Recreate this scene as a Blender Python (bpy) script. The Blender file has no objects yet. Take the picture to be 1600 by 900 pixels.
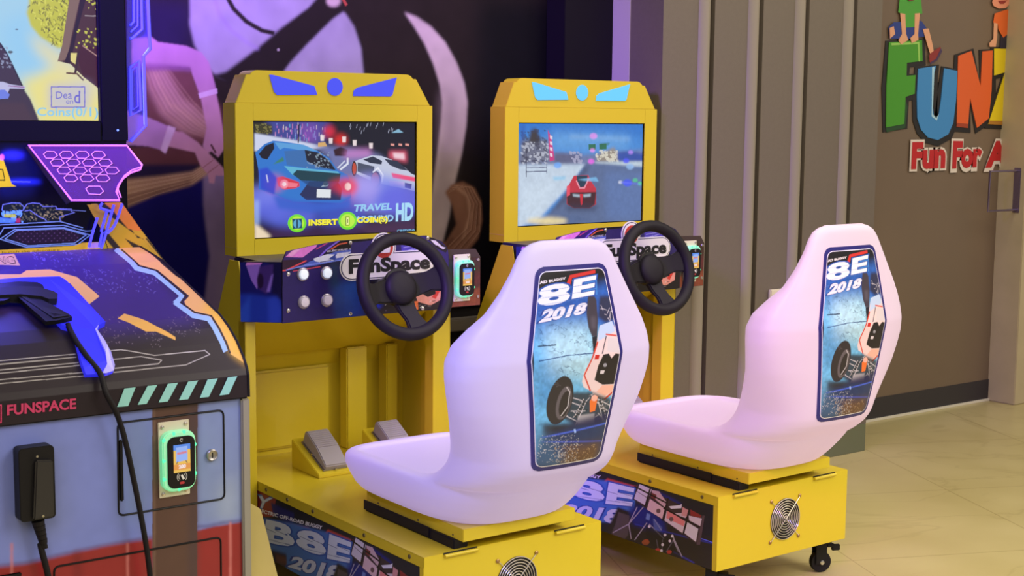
import bpy, bmesh, math, random
import numpy as np
from mathutils import Vector, Matrix
from mathutils.bvhtree import BVHTree
SC = bpy.context.scene
COL = SC.collection
R = math.radians
rng = np.random.RandomState(7)
random.seed(7)

# ------------------------------------------------------------------ camera
F_PX, YAW, PITCH, ROLL = 2232.7385, .6377, .1187, .0099
CAM = np.array([-1.9569, -3.0135, 1.4836])
_f = np.array([math.sin(YAW)*math.cos(PITCH), math.cos(YAW)*math.cos(PITCH), -math.sin(PITCH)])
_r = np.array([math.cos(YAW), -math.sin(YAW), 0.])
_u = np.cross(_r, _f)
_r, _u = math.cos(ROLL)*_r+math.sin(ROLL)*_u, -math.sin(ROLL)*_r+math.cos(ROLL)*_u
cd = bpy.data.cameras.new('camera'); cam = bpy.data.objects.new('camera', cd); COL.objects.link(cam)
M = Matrix(((_r[0], _u[0], -_f[0], CAM[0]), (_r[1], _u[1], -_f[1], CAM[1]), (_r[2], _u[2], -_f[2], CAM[2]), (0, 0, 0, 1)))
cam.matrix_world = M
cd.sensor_width = 36; cd.lens = F_PX/1600*36; cd.clip_start = .05
cd.dof.use_dof = True; cd.dof.focus_distance = 4.0; cd.dof.aperture_fstop = 15
SC.camera = cam

# ------------------------------------------------------------------ light
SC.view_settings.view_transform = 'Standard'; SC.view_settings.look = 'None'
SC.view_settings.exposure = 0.0; SC.view_settings.gamma = 1.0
try: SC.view_settings.use_curve_mapping = False
except Exception: pass
W = bpy.data.worlds.new('hall_light'); SC.world = W; W.use_nodes = True
bg = W.node_tree.nodes['Background']; bg.inputs[0].default_value = (1.0, .90, .78, 1); bg.inputs[1].default_value = .34

def area(name, loc, target, size, energy, col, sy=None, spread=None):
    l = bpy.data.lights.new(name, 'AREA'); l.energy = energy; l.color = col
    l.size = size
    if sy: l.shape = 'RECTANGLE'; l.size_y = sy
    if spread: l.spread = spread
    o = bpy.data.objects.new(name, l); COL.objects.link(o); o.location = loc
    d = Vector(target)-Vector(loc); o.rotation_euler = d.to_track_quat('-Z', 'Y').to_euler()
    return o
area('ceiling_lamp', (2.2, -3.7, 3.0), (.9, -1.2, 0), 2.6, 41, (1, .92, .76), None, R(76))
area('ceiling_lamp', (1.9, -.5, 3.6), (1.9, -.5, 0), 2.6, 74, (1, .90, .74))
area('ceiling_lamp', (5.4, -1.6, 3.3), (5.0, -.4, 0), 2.2, 62, (1, .88, .72))
area('ceiling_lamp', (-2.4, -3.4, 3.3), (-.9, -.2, .7), 1.8, 45, (1, .92, .84))
area('led_wash_lamp', (-2.0, -.3, 2.6), (-.15, 1.5, 1.45), .5, 66, (.33, .13, 1.0), None, R(62))
area('led_wash_lamp', (-1.35, -.95, 2.1), (.08, -.08, .8), .3, 2.6, (.22, .20, 1.0), None, R(40))
area('led_wash_lamp', (-.2, -1.5, 2.4), (1.12, -.02, .78), .3, 1.4, (.70, .2, 1.0), None, R(30))
area('visor_led_lamp', (-.98, .20, 1.38), (-.92, -.02, 1.08), .12, 1.6, (.10, .08, 1.0), .3)

# ------------------------------------------------------------------ pixel -> point on a plane of the photograph's space
def ray(x, y): return _f+_r*((x-800)/F_PX)-_u*((y-450)/F_PX)
M2 = dict(d=np.array([1.0554, -.0045, 0.]), r=.0166)       # where the second racing cabinet stands
def at(px, py, ax, val, m=None):
    c = CAM; d = ray(px, py)
    if m:
        s, k = math.sin(-m['r']), math.cos(m['r']); Rm = np.array([[k, -s, 0], [s, k, 0], [0, 0, 1]])
        c = Rm@(c-m['d']); d = Rm@d
    i = 'xyz'.index(ax); t = (val-c[i])/d[i]
    return c+t*d
def hitp(px, py, n, o):
    n = np.array(n, float); d = ray(px, py); t = ((np.array(o)-CAM)@n)/(d@n); return CAM+t*d

# ------------------------------------------------------------------ materials
def lin(c):
    c = np.asarray(c, float)/255.; return np.where(c <= .04045, c/12.92, ((c+.055)/1.055)**2.4)
def mat(name, col, rough=.5, metal=0., emit=None, es=1., spec=.5, bump=None, trans=0., alpha=1., coat=0., noise=None):
    m = bpy.data.materials.new(name); m.use_nodes = True
    nt = m.node_tree; b = nt.nodes['Principled BSDF']
    c = tuple(lin(col)) if max(col) > 1.01 else tuple(col)
    b.inputs['Base Color'].default_value = (*c, 1); b.inputs['Roughness'].default_value = rough
    b.inputs['Metallic'].default_value = metal; b.inputs['Specular IOR Level'].default_value = spec
    b.inputs['Transmission Weight'].default_value = trans; b.inputs['Alpha'].default_value = alpha
    b.inputs['Coat Weight'].default_value = coat
    if emit is not None:
        e = tuple(lin(emit)) if max(emit) > 1.01 else tuple(emit)
        b.inputs['Emission Color'].default_value = (*e, 1); b.inputs['Emission Strength'].default_value = es
    if bump:
        tc = nt.nodes.new('ShaderNodeTexCoord'); nz = nt.nodes.new('ShaderNodeTexNoise'); bp = nt.nodes.new('ShaderNodeBump')
        nz.inputs['Scale'].default_value = bump[0]; nz.inputs['Detail'].default_value = 3
        bp.inputs['Strength'].default_value = bump[1]; bp.inputs['Distance'].default_value = .002
        nt.links.new(tc.outputs['Object'], nz.inputs['Vector']); nt.links.new(nz.outputs['Fac'], bp.inputs['Height']); nt.links.new(bp.outputs['Normal'], b.inputs['Normal'])
    if noise:
        tc = nt.nodes.new('ShaderNodeTexCoord'); nz = nt.nodes.new('ShaderNodeTexNoise'); mx = nt.nodes.new('ShaderNodeMix'); mx.data_type = 'RGBA'
        nz.inputs['Scale'].default_value = noise[0]; nz.inputs['Detail'].default_value = 4
        mx.inputs[6].default_value = (*c, 1); mx.inputs[7].default_value = (*[v*noise[1] for v in c], 1)
        nt.links.new(tc.outputs['Object'], nz.inputs['Vector']); nt.links.new(nz.outputs['Fac'], mx.inputs[0]); nt.links.new(mx.outputs[2], b.inputs['Base Color'])
    return m
def art_mat(name, rough=.4, emit=0., base=1., coat=0., spec=.5):
    m = bpy.data.materials.new(name); m.use_nodes = True; nt = m.node_tree; b = nt.nodes['Principled BSDF']
    a = nt.nodes.new('ShaderNodeVertexColor'); a.layer_name = 'print'
    b.inputs['Roughness'].default_value = rough; b.inputs['Coat Weight'].default_value = coat; b.inputs['Specular IOR Level'].default_value = spec
    if emit:
        b.inputs['Base Color'].default_value = (.01, .01, .012, 1)
        nt.links.new(a.outputs['Color'], b.inputs['Emission Color']); b.inputs['Emission Strength'].default_value = emit
    else: nt.links.new(a.outputs['Color'], b.inputs['Base Color'])
    return m
YEL = mat('yellow_powder_coat', (.665, .52, .02), .36, coat=.2, bump=(260, .08))
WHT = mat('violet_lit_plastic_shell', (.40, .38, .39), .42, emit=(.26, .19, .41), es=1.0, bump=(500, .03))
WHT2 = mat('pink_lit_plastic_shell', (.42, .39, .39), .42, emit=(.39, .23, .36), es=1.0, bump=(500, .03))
BLK = mat('black_plastic', (.010, .009, .011), .45, spec=.25)
RUB = mat('black_rubber', (.012, .010, .013), .55, spec=.2, bump=(300, .1))
DRK = mat('dark_gap', (.01, .009, .008), .7)
CHR = mat('bright_screw_metal', (.62, .60, .58), .25, 1.)
STL = mat('brushed_steel', (.42, .40, .39), .35, .9)
GRY = mat('grey_plastic', (.30, .27, .27), .5)
CRM = mat('cream_plate', (.72, .66, .52), .45)
ART = art_mat('printed_vinyl', .32)
ARTM = art_mat('printed_wall_vinyl', .6, spec=.12)
SCRN = art_mat('lit_screen', .12, emit=.95)
LEDP = mat('led_spot', (.1, .3, .2), .3, emit=(.05, 1.0, .45), es=1.1)
LEDG = mat('green_led_ring', (.35, .55, .48), .3, emit=(.06, .62, .36), es=.75)
BTN = mat('lit_button', (.8, .8, .85), .2, emit=(.55, .75, .95), es=.45)
BTNP = mat('pale_button', (.72, .66, .78), .25)

# ------------------------------------------------------------------ objects and meshes
def link(o, parent=None):
    COL.objects.link(o)
    if parent: o.parent = parent
    return o
def mesh(name, vs, fs, m, parent=None, smooth=False):
    me = bpy.data.meshes.new(name); me.from_pydata([tuple(map(float, v)) for v in vs], [], [tuple(f) for f in fs]); me.update()
    if m: me.materials.append(m)
    if smooth: me.polygons.foreach_set('use_smooth', [True]*len(me.polygons))
    return link(bpy.data.objects.new(name, me), parent)
def thing(name, label, cat, loc=(0, 0, 0), group=None):
    o = bpy.data.objects.new(name, None); link(o); o.location = loc; return tag(o, label, cat, group)
def tag(o, label, cat, group=None, kind=None):
    o['label'] = label; o['category'] = cat
    if group: o['group'] = group
    if kind: o['kind'] = kind
    return o
def struct(o): o['kind'] = 'structure'; return o
class MB:
    """collects shapes into one bmesh, then one object"""
    def __init__(s): s.b = bmesh.new()
    def _add(s, vs, fs):
        v = [s.b.verts.new(tuple(map(float, p))) for p in vs]
        for f in fs:
            try: s.b.faces.new([v[i] for i in f])
            except ValueError: pass
        return v
    def box(s, x0, x1, y0, y1, z0, z1, bev=.003, mtx=None):
        t = bmesh.new(); bmesh.ops.create_cube(t, size=1)
        for v in t.verts: v.co = Vector(((x0+x1)/2+v.co.x*(x1-x0), (y0+y1)/2+v.co.y*(y1-y0), (z0+z1)/2+v.co.z*(z1-z0)))
        if bev: bmesh.ops.bevel(t, geom=t.edges[:], offset=bev, segments=2, affect='EDGES', clamp_overlap=True)
        if mtx: t.transform(mtx)
        s._merge(t); return s
    def _merge(s, t):
        t.verts.index_update()
        s._add([v.co for v in t.verts], [[v.index for v in f.verts] for f in t.faces]); t.free()
    def prism(s, pts, off, bev=0.):
        """pts: 3-D polygon, off: extrusion vector"""
        n = len(pts); off = np.array(off, float); P = [np.array(p, float) for p in pts]
        t = bmesh.new(); v = [t.verts.new(tuple(p)) for p in P]+[t.verts.new(tuple(p+off)) for p in P]
        t.faces.new(v[:n]); t.faces.new(v[n:][::-1])
        for i in range(n): t.faces.new((v[(i+1) % n], v[i], v[n+i], v[n+(i+1) % n]))
        bmesh.ops.recalc_face_normals(t, faces=t.faces[:])
        if bev: bmesh.ops.bevel(t, geom=t.edges[:], offset=bev, segments=2, affect='EDGES', clamp_overlap=True)
        s._merge(t); return s
    def lathe(s, prof, o, axis, seg=32):
        """prof: (radius, along) pairs, turned about axis through o"""
        a = Vector(axis).normalized(); q = a.to_track_quat('Z', 'Y').to_matrix(); o = Vector(o); vs = []; fs = []
        for r, h in prof:
            for k in range(seg):
                th = 2*math.pi*k/seg; vs.append(o+q@Vector((r*math.cos(th), r*math.sin(th), h)))
        n = len(prof)
        for i in range(n-1):
            for k in range(seg): fs.append((i*seg+k, i*seg+(k+1) % seg, (i+1)*seg+(k+1) % seg, (i+1)*seg+k))
        fs.append(tuple(range(seg))[::-1]); fs.append(tuple(range((n-1)*seg, n*seg)))
        s._add(vs, fs); return s
    def tube(s, pts, r, seg=10, closed=False):
        P = [Vector(p) for p in pts]; n = len(P); vs = []; fs = []; up = None
        for i, p in enumerate(P):
            d = (P[(i+1) % n]-P[i-1]) if closed else (P[min(i+1, n-1)]-P[max(i-1, 0)])
            d.normalize()
            if up is None: up = d.orthogonal().normalized()
            up = (up-d*up.dot(d)).normalized(); w = d.cross(up)
            rr = r[i] if hasattr(r, '__len__') else r
            for k in range(seg):
                th = 2*math.pi*k/seg; vs.append(p+(up*math.cos(th)+w*math.sin(th))*rr)
        m = n if closed else n-1
        for i in range(m):
            a, b = i*seg, ((i+1) % n)*seg
            for k in range(seg): fs.append((a+k, a+(k+1) % seg, b+(k+1) % seg, b+k))
        if not closed: fs.append(tuple(range(seg))[::-1]); fs.append(tuple(range((n-1)*seg, n*seg)))
        s._add(vs, fs); return s
    def build(s, name, m, parent=None, smooth=None):
        bmesh.ops.recalc_face_normals(s.b, faces=s.b.faces[:])
        me = bpy.data.meshes.new(name); s.b.to_mesh(me); s.b.free(); me.materials.append(m)
        o = link(bpy.data.objects.new(name, me), parent)
        if smooth is not None:
            me.polygons.foreach_set('use_smooth', [True]*len(me.polygons))
            me.set_sharp_from_angle(angle=R(smooth))
        return o
def smooth_path(pts, n=8):
    P = [np.array(p, float) for p in pts]; out = []
    for i in range(len(P)-1):
        a, b, c, d = P[max(i-1, 0)], P[i], P[i+1], P[min(i+2, len(P)-1)]
        for k in range(n):
            t = k/n; out.append(.5*((2*b)+(c-a)*t+(2*a-5*b+4*c-d)*t*t+(3*b-a-3*c+d)*t**3))
    out.append(P[-1]); return out
def rrect(x0, x1, y0, y1, r, n=6):
    out = []
    for cx, cy, a0 in ((x1-r, y1-r, 0), (x0+r, y1-r, 90), (x0+r, y0+r, 180), (x1-r, y0+r, 270)):
        for k in range(n+1):
            a = R(a0+90*k/n); out.append((cx+r*math.cos(a), cy+r*math.sin(a)))
    return out
def text_mesh2d(s, bold=.0, shear=0., res=3):
    cu = bpy.data.curves.new('lettering', 'FONT'); cu.body = s; cu.offset = bold; cu.shear = shear; cu.resolution_u = res
    o = bpy.data.objects.new('lettering', cu); COL.objects.link(o)
    dg = bpy.context.evaluated_depsgraph_get(); me = bpy.data.meshes.new_from_object(o.evaluated_get(dg))
    me.calc_loop_triangles()
    V = np.array([v.co[:2] for v in me.vertices]).reshape(-1, 2); T = np.array([t.vertices[:] for t in me.loop_triangles])
    bpy.data.objects.remove(o); bpy.data.curves.remove(cu); bpy.data.meshes.remove(me)
    lo, hi = V.min(0), V.max(0)
    return (V-lo)/(hi-lo), T
def text_obj(name, s, quad, m, parent=None, bold=.0, shear=0., lift=(0, 0, 0), grow=0.):
    """lettering spanned over a 3-D quad BL, BR, TR, TL"""
    V, T = text_mesh2d(s, bold, shear)
    q = [np.array(p, float) for p in quad]; L = np.array(lift)
    vs = [(1-u)*(1-v)*q[0]+u*(1-v)*q[1]+u*v*q[2]+(1-u)*v*q[3]+L for u, v in V]
    return mesh(name, vs, T, m, parent)

# ------------------------------------------------------------------ canvas: printed pictures drawn as colour attributes on fine grids
class Cv:
    def __init__(s, W, H, tf, base, ss=2, k=1.):
        W, H = int(W*k), int(H*k); s.k = k
        s.W, s.H, s.ss, s.tf = W, H, ss, tf
        s.w, s.h = W*ss, H*ss
        s.im = np.zeros((s.h, s.w, 3), np.float32); s.im[:] = lin(base)
    def P(s, pts):
        uv = np.array([s.tf(float(x), float(y)) for x, y in pts], float); return np.stack([uv[:, 0]*s.w, uv[:, 1]*s.h], 1)
    def _mask(s, polys, blur=0):
        """polys in canvas px; union, even-odd within each"""
        blur = blur*s.k; pad = int(blur*s.ss*2)+1
        allp = np.concatenate(polys); x0 = int(max(0, allp[:, 0].min()-pad)); x1 = int(min(s.w, allp[:, 0].max()+pad+1)); y0 = int(max(0, allp[:, 1].min()-pad)); y1 = int(min(s.h, allp[:, 1].max()+pad+1))
        if x1 <= x0 or y1 <= y0: return None
        mk = np.zeros((y1-y0, x1-x0), bool)
        for p in polys:
            a0 = int(max(x0, p[:, 0].min()-1)); a1 = int(min(x1, p[:, 0].max()+2)); b0 = int(max(y0, p[:, 1].min()-1)); b1 = int(min(y1, p[:, 1].max()+2))
            if a1 <= a0 or b1 <= b0: continue
            X, Y = np.meshgrid(np.arange(a0, a1)+.5, np.arange(b0, b1)+.5); c = np.zeros(X.shape, bool)
            q = np.roll(p, -1, 0)
            for (xa, ya), (xb, yb) in zip(p, q):
                if ya == yb: continue
                c ^= ((ya > Y) != (yb > Y)) & (X < (xb-xa)*(Y-ya)/(yb-ya)+xa)
            mk[b0-y0:b1-y0, a0-x0:a1-x0] |= c
        mk = mk.astype(np.float32)
        k = int(blur*s.ss)
        if k > 0:
            for _ in range(2):
                for axx in (0, 1):
                    pd = [(0, 0), (0, 0)]; pd[axx] = (k, k); cs = np.cumsum(np.pad(mk, pd, mode='edge'), axis=axx, dtype=np.float64)
                    n = mk.shape[axx]; z = np.take(cs, range(2*k, 2*k+n), axis=axx)-np.concatenate([np.zeros_like(np.take(cs, [0], axis=axx)), np.take(cs, range(0, n-1), axis=axx)], axis=axx)
                    mk = (z/(2*k+1)).astype(np.float32)
        return x0, x1, y0, y1, mk
    def _put(s, m, col, al=1.):
        if m is None: return
        x0, x1, y0, y1, mk = m; a = (mk*al)[..., None]
        s.im[y0:y1, x0:x1] = s.im[y0:y1, x0:x1]*(1-a)+lin(col).astype(np.float32)*a
    def poly(s, pts, col, al=1., blur=0): s._put(s._mask([s.P(pts)], blur), col, al); return s
    def polys(s, L, col, al=1., blur=0): s._put(s._mask([s.P(p) for p in L], blur), col, al); return s
    def ell(s, cx, cy, rx, ry, col, al=1., blur=0, rot=0.):
        c, n = math.cos(R(rot)), math.sin(R(rot))
        return s.poly([(cx+rx*math.cos(t)*c-ry*math.sin(t)*n, cy+rx*math.cos(t)*n+ry*math.sin(t)*c) for t in np.linspace(0, 2*math.pi, 28)[:-1]], col, al, blur)
    def line(s, pts, w, col, al=1., blur=0):
        L = []
        for (xa, ya), (xb, yb) in zip(pts[:-1], pts[1:]):
            d = math.hypot(xb-xa, yb-ya) or 1; nx, ny = -(yb-ya)/d*w/2, (xb-xa)/d*w/2; ex, ey = (xb-xa)/d*w*.25, (yb-ya)/d*w*.25
            L.append([(xa+nx-ex, ya+ny-ey), (xb+nx+ex, yb+ny+ey), (xb-nx+ex, yb-ny+ey), (xa-nx-ex, ya-ny-ey)])
        return s.polys(L, col, al, blur)
    def text(s, t, quad, col, bold=.02, shear=0., al=1., blur=0, dil=0.):
        V, T = text_mesh2d(t, bold, shear); q = [np.array(p, float) for p in quad]
        if dil: V = (V-.5)*(1+dil)+.5
        P = np.array([(1-u)*(1-v)*q[0]+u*(1-v)*q[1]+u*v*q[2]+(1-u)*v*q[3] for u, v in V])
        c = s.P(P); s._put(s._mask([c[t3] for t3 in T], blur), col, al); return s
    def specks(s, pts, n, col, size=1.5, al=.6, seed=1):
        g = np.random.RandomState(seed); p = np.array(pts, float); lo, hi = p.min(0), p.max(0); L = []
        for _ in range(n):
            x, y = lo+(hi-lo)*g.rand(2); z = size*(.4+g.rand()); L.append([(x-z, y-z), (x+z, y-z*.6), (x+z*.7, y+z), (x-z*.5, y+z*.7)])
        return s.polys(L, col, al)
    def noise(s, amt, cell=6, seed=2):
        g = np.random.RandomState(seed); out = np.zeros((s.h, s.w), np.float32)
        for k in (1, 2):
            hh, ww = max(2, int(s.h/s.k)//(cell*k)), max(2, int(s.w/s.k)//(cell*k)); a = g.rand(hh+1, ww+1)
            yi = np.linspace(0, hh-1e-3, s.h); xi = np.linspace(0, ww-1e-3, s.w); y0 = yi.astype(int); x0 = xi.astype(int); fy = (yi-y0)[:, None]; fx = (xi-x0)[None]
            out += (a[y0][:, x0]*(1-fy)*(1-fx)+a[y0+1][:, x0]*fy*(1-fx)+a[y0][:, x0+1]*(1-fy)*fx+a[y0+1][:, x0+1]*fy*fx)
        s.im *= (1+amt*(out-1))[..., None]; return s
    def final(s): return np.clip(s.im.reshape(s.H, s.ss, s.W, s.ss, 3).mean((1, 3)), 0, 1)
def art(name, cv, pos, m, parent=None, keep=None, smooth=False):
    """cv drawn on a grid; pos(u, v) -> xyz with arrays"""
    im = cv.final(); H, Wd = im.shape[:2]
    u, v = np.meshgrid((np.arange(Wd))/(Wd-1), np.arange(H)/(H-1)); P = np.stack(np.broadcast_arrays(*pos(u, v)), -1).reshape(-1, 3).astype(np.float32)
    i = np.arange((H-1)*Wd).reshape(H-1, Wd)[:, :-1]; q = np.stack([i, i+1, i+Wd+1, i+Wd], -1).reshape(-1, 4)
    if keep is not None:
        k = keep(u, v).reshape(-1); q = q[k[q].all(1)]
        used = np.unique(q); mp = -np.ones(len(P), int); mp[used] = np.arange(len(used)); q = mp[q]; P = P[used]; c = im.reshape(-1, 3)[used]
    else: c = im.reshape(-1, 3)
    me = bpy.data.meshes.new(name); me.vertices.add(len(P)); me.vertices.foreach_set('co', P.ravel())
    me.loops.add(q.size); me.loops.foreach_set('vertex_index', q.ravel().astype(np.int32)); me.polygons.add(len(q)); me.polygons.foreach_set('loop_start', np.arange(0, q.size, 4, dtype=np.int32))
    me.update(calc_edges=True); me.validate()
    at_ = me.color_attributes.new('print', 'FLOAT_COLOR', 'POINT'); at_.data.foreach_set('color', np.concatenate([c, np.ones((len(c), 1))], 1).astype(np.float32).ravel())
    if smooth: me.polygons.foreach_set('use_smooth', [True]*len(me.polygons))
    me.materials.append(m); return link(bpy.data.objects.new(name, me), parent)
def Q(ox, oy, k): return lambda *a: [(ox+x/k, oy+y/k) for x, y in a]

# ================================================================== SETTING
WY = 1.553                                                   # back wall
def floor_mat():
    m = mat('polished_beige_tile', (.60, .49, .27), .28, spec=.4); nt = m.node_tree; b = nt.nodes['Principled BSDF']
    tc = nt.nodes.new('ShaderNodeTexCoord'); mp = nt.nodes.new('ShaderNodeMapping'); nt.links.new(tc.outputs['Object'], mp.inputs['Vector']); mp.inputs['Rotation'].default_value[2] = R(24)
    br = nt.nodes.new('ShaderNodeTexBrick'); br.offset = 0; br.inputs['Scale'].default_value = 1.; br.inputs['Brick Width'].default_value = .8; br.inputs['Row Height'].default_value = .8; br.inputs['Mortar Size'].default_value = .0025
    br.inputs['Color1'].default_value = br.inputs['Color2'].default_value = (1, 1, 1, 1); br.inputs['Mortar'].default_value = (.70, .66, .58, 1)
    nt.links.new(mp.outputs[0], br.inputs['Vector'])
    nz = nt.nodes.new('ShaderNodeTexNoise'); nz.inputs['Scale'].default_value = 1.1; nz.inputs['Detail'].default_value = 6; nz.inputs['Distortion'].default_value = 1.6
    nt.links.new(mp.outputs[0], nz.inputs['Vector'])
    rp = nt.nodes.new('ShaderNodeValToRGB'); e = rp.color_ramp.elements; e[0].position = .485; e[0].color = (1, 1, 1, 1); e[1].position = .515; e[1].color = (1, 1, 1, 1)
    k = rp.color_ramp.elements.new(.5); k.color = (.88, .87, .84, 1)
    nt.links.new(nz.outputs['Fac'], rp.inputs[0])
    n2 = nt.nodes.new('ShaderNodeTexNoise'); n2.inputs['Scale'].default_value = 2.3; n2.inputs['Detail'].default_value = 4; nt.links.new(mp.outputs[0], n2.inputs['Vector'])
    r2 = nt.nodes.new('ShaderNodeValToRGB'); r2.color_ramp.elements[0].position = .3; r2.color_ramp.elements[0].color = (.46, .385, .165, 1); r2.color_ramp.elements[1].position = .72; r2.color_ramp.elements[1].color = (.54, .46, .22, 1)
    nt.links.new(n2.outputs['Fac'], r2.inputs[0])
    def mul(a, b_):
        x = nt.nodes.new('ShaderNodeMix'); x.data_type = 'RGBA'; x.blend_type = 'MULTIPLY'; x.inputs[0].default_value = 1; nt.links.new(a, x.inputs[6]); nt.links.new(b_, x.inputs[7]); return x.outputs[2]
    nt.links.new(mul(mul(r2.outputs[0], rp.outputs[0]), br.outputs['Color']), b.inputs['Base Color'])
    return m
struct(MB().box(-6, 9, -7, 3, -.1, 0, 0).build('floor', floor_mat()))
WALLD = mat('dark_wall_paint', (.02, .016, .018), .6)
struct(MB().box(-5, 3.0, WY, WY+.12, 0, 3.4, 0).build('wall_back', WALLD))
# grey grooved column
CY = 1.134
GREY = mat('grey_textured_panel', (.155, .128, .100), .6, bump=(420, .35), noise=(60, .86))
CREASE = mat('grey_panel_side', (.36, .29, .24), .5)
X0, X1 = 1.829, 3.118
c = MB(); edges = []
gro = [(2.016, 2.052), (2.254, 2.309), (2.553, 2.611), (2.882, 2.931)]
gro = [(2.058, 2.104), (2.332, 2.378), (2.606, 2.652), (2.908, 2.954)]
pts = [(X0, CY), ]
x = X0
for a, b in gro: pts += [(a-.028, CY), (a-.012, CY+.014), (a, CY+.05), (b, CY+.05), (b, CY)]
pts += [(X1, CY), (X1, WY), (X0, WY)]
c.prism([(px, py, .125) for px, py in pts], (0, 0, 3.3)); struct(c.build('wall_column', GREY))
# the pale rounded beads of the grooves
BEAD = mat('grey_bead', (.27, .235, .19), .5)
for k, (a, b) in enumerate(gro):
    o = MB().tube([(a-.012, CY+.016, .125), (a-.012, CY+.016, 3.42)], .035, 16).build('trim_%d' % (k+1), BEAD, smooth=60); struct(o)
struct(MB().box(X0+.004, X1-.004, CY-.004, WY, 0, .125, .002).build('baseboard_column', mat('green_grey_plinth', (.13, .145, .085), .5)))
ye = at(958, 0, 'x', X0-.004)[1]
struct(MB().box(1.58, X0-.001, ye, WY-.006, 0, 3.42, .002).build('trim_8', mat('dark_wall_edge', (.008, .006, .011), .6, spec=.12)))
struct(MB().box(X0-.004, X0-.0005, at(985, 0, 'x', X0-.004)[1], ye, .126, 3.42, .001).build('trim_5', mat('pale_corner_strip', (.52, .46, .48), .5)))
# grey rail along the foot of the mural, seen between the cabinets
struct(MB().box(-2.2, 1.75, WY-.05, WY, .66, .708, .004).build('trim_6', mat('grey_rail', (.30, .26, .21), .45)))
# wall right of the column, with a dark foot and a pale floor strip
RY = 1.535
RW = mat('brown_print_wall', (.21, .15, .105), .32, noise=(1.6, .72))
struct(MB().box(X1, 4.62, RY, RY+.1, .0, 3.4, 0).build('wall_right', RW))
struct(MB().box(X1+.002, 4.60, RY-.004, RY, .012, .115, 0).build('baseboard_right', mat('dark_plinth', (.03, .027, .035), .4)))
struct(MB().box(X1+.002, 4.60, RY-.014, RY, 0, .012, .001).build('trim_7', mat('pale_floor_strip', (.72, .68, .58), .4)))
# door frame post + panel beyond
PW = mat('beige_door_post', (.54, .455, .28), .4, bump=(30, .2), noise=(9, .8))
struct(MB().box(4.600, 4.735, 1.37, RY+.1, 0, 3.4, .004).build('door_1', PW))
struct(MB().box(4.735, 7.0, 1.40, 1.5, .13, 3.4, 0).build('wall_far_right', mat('dark_print_wall', (.10, .075, .07), .35)))
struct(MB().box(4.735, 7.0, 1.39, 1.5, 0, .13, .002).build('baseboard_far', mat('olive_plinth', (.12, .13, .07), .45)))
door = bpy.data.objects['door_1']
h = MB(); a = at(1556, 268, 'y', 1.40); b_ = at(1556, 330, 'y', 1.40)
h.tube([(4.60, 1.42, a[2]-.0), (a[0]-.02, 1.42, a[2]), (a[0]-.02, 1.42, b_[2]), (4.60, 1.42, b_[2])], .0065, 10)
h.box(4.595, 4.602, 1.40, 1.44, b_[2]-.015, a[2]+.015, .002)
h.build('door_handle', mat('violet_chrome', (.26, .21, .32), .25, .8), door, 50)

# ------------------------------------------------------------------ mural on the back wall
mx0, mx1, mz0, mz1 = -1.62, 1.755, .74, 2.25
def tfm(x, y):
    p = at(x, y, 'y', WY); return (p[0]-mx0)/(mx1-mx0), (p[2]-mz0)/(mz1-mz0)
mu = Cv(640, 290, tfm, (34, 25, 26), 2, 1.6)
mu.poly([(100, 0), (300, 0), (300, 60), (330, 520), (330, 640), (60, 640)], (34, 22, 58), 1, 6)
mu.poly([(745, 0), (965, 0), (965, 600), (700, 600), (735, 300), (742, 100)], (13, 10, 19), 1, 9)
mu.poly([(190, 300), (330, 262), (345, 420), (330, 600), (180, 600)], (16, 10, 96), 1, 2)
mu.poly([(316, 265), (360, 265), (372, 400), (362, 470), (345, 640), (300, 640), (318, 478), (327, 400), (318, 330)], (128, 108, 150), 1, 1)
mu.poly([(340, 390), (372, 390), (356, 640), (330, 640)], (150, 130, 165), .5, 3)
# hair behind the arms
mu.poly([(224, 100), (300, 105), (345, 170), (352, 215), (300, 232), (262, 228), (224, 205)], (104, 62, 66), 1, 2)
mu.poly([(226, 108), (258, 106), (282, 150), (332, 190), (330, 212), (285, 208), (250, 178), (232, 140)], (166, 122, 124), 1, 2)
mu.line([(240, 112), (262, 160), (318, 200)], 3, (205, 160, 140), .6, 1); mu.line([(232, 125), (252, 172), (300, 212)], 3, (132, 84, 84), .7, 1)
mu.poly([(180, 232), (262, 225), (318, 240), (316, 256), (180, 258)], (88, 48, 54), 1, 1)
mu.poly([(180, 282), (250, 275), (300, 268), (326, 252), (330, 268), (300, 288), (245, 302), (190, 326)], (172, 134, 108), 1, 1)
mu.poly([(185, 305), (250, 292), (300, 278), (296, 290), (245, 304), (190, 326)], (120, 84, 74), .8, 1)
for k_ in range(22):
    t_ = k_/21.; c_ = [(196, 150, 134), (150, 104, 96), (96, 58, 60)][k_ % 3]
    mu.line([(226+34*t_, 106-2*t_), (236+44*t_, 138-6*t_), (256+44*t_, 176-18*t_), (292+36*t_, 204-18*t_), (318+16*t_, 214-20*t_)], 1.1, c_, .55, .4)
for k_ in range(9):
    t_ = k_/8.; mu.line([(192, 286+36*t_), (248, 278+24*t_), (300, 270+16*t_), (326, 254+12*t_)], 1., [(206, 170, 142), (130, 92, 80)][k_ % 2], .5, .3)
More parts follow.
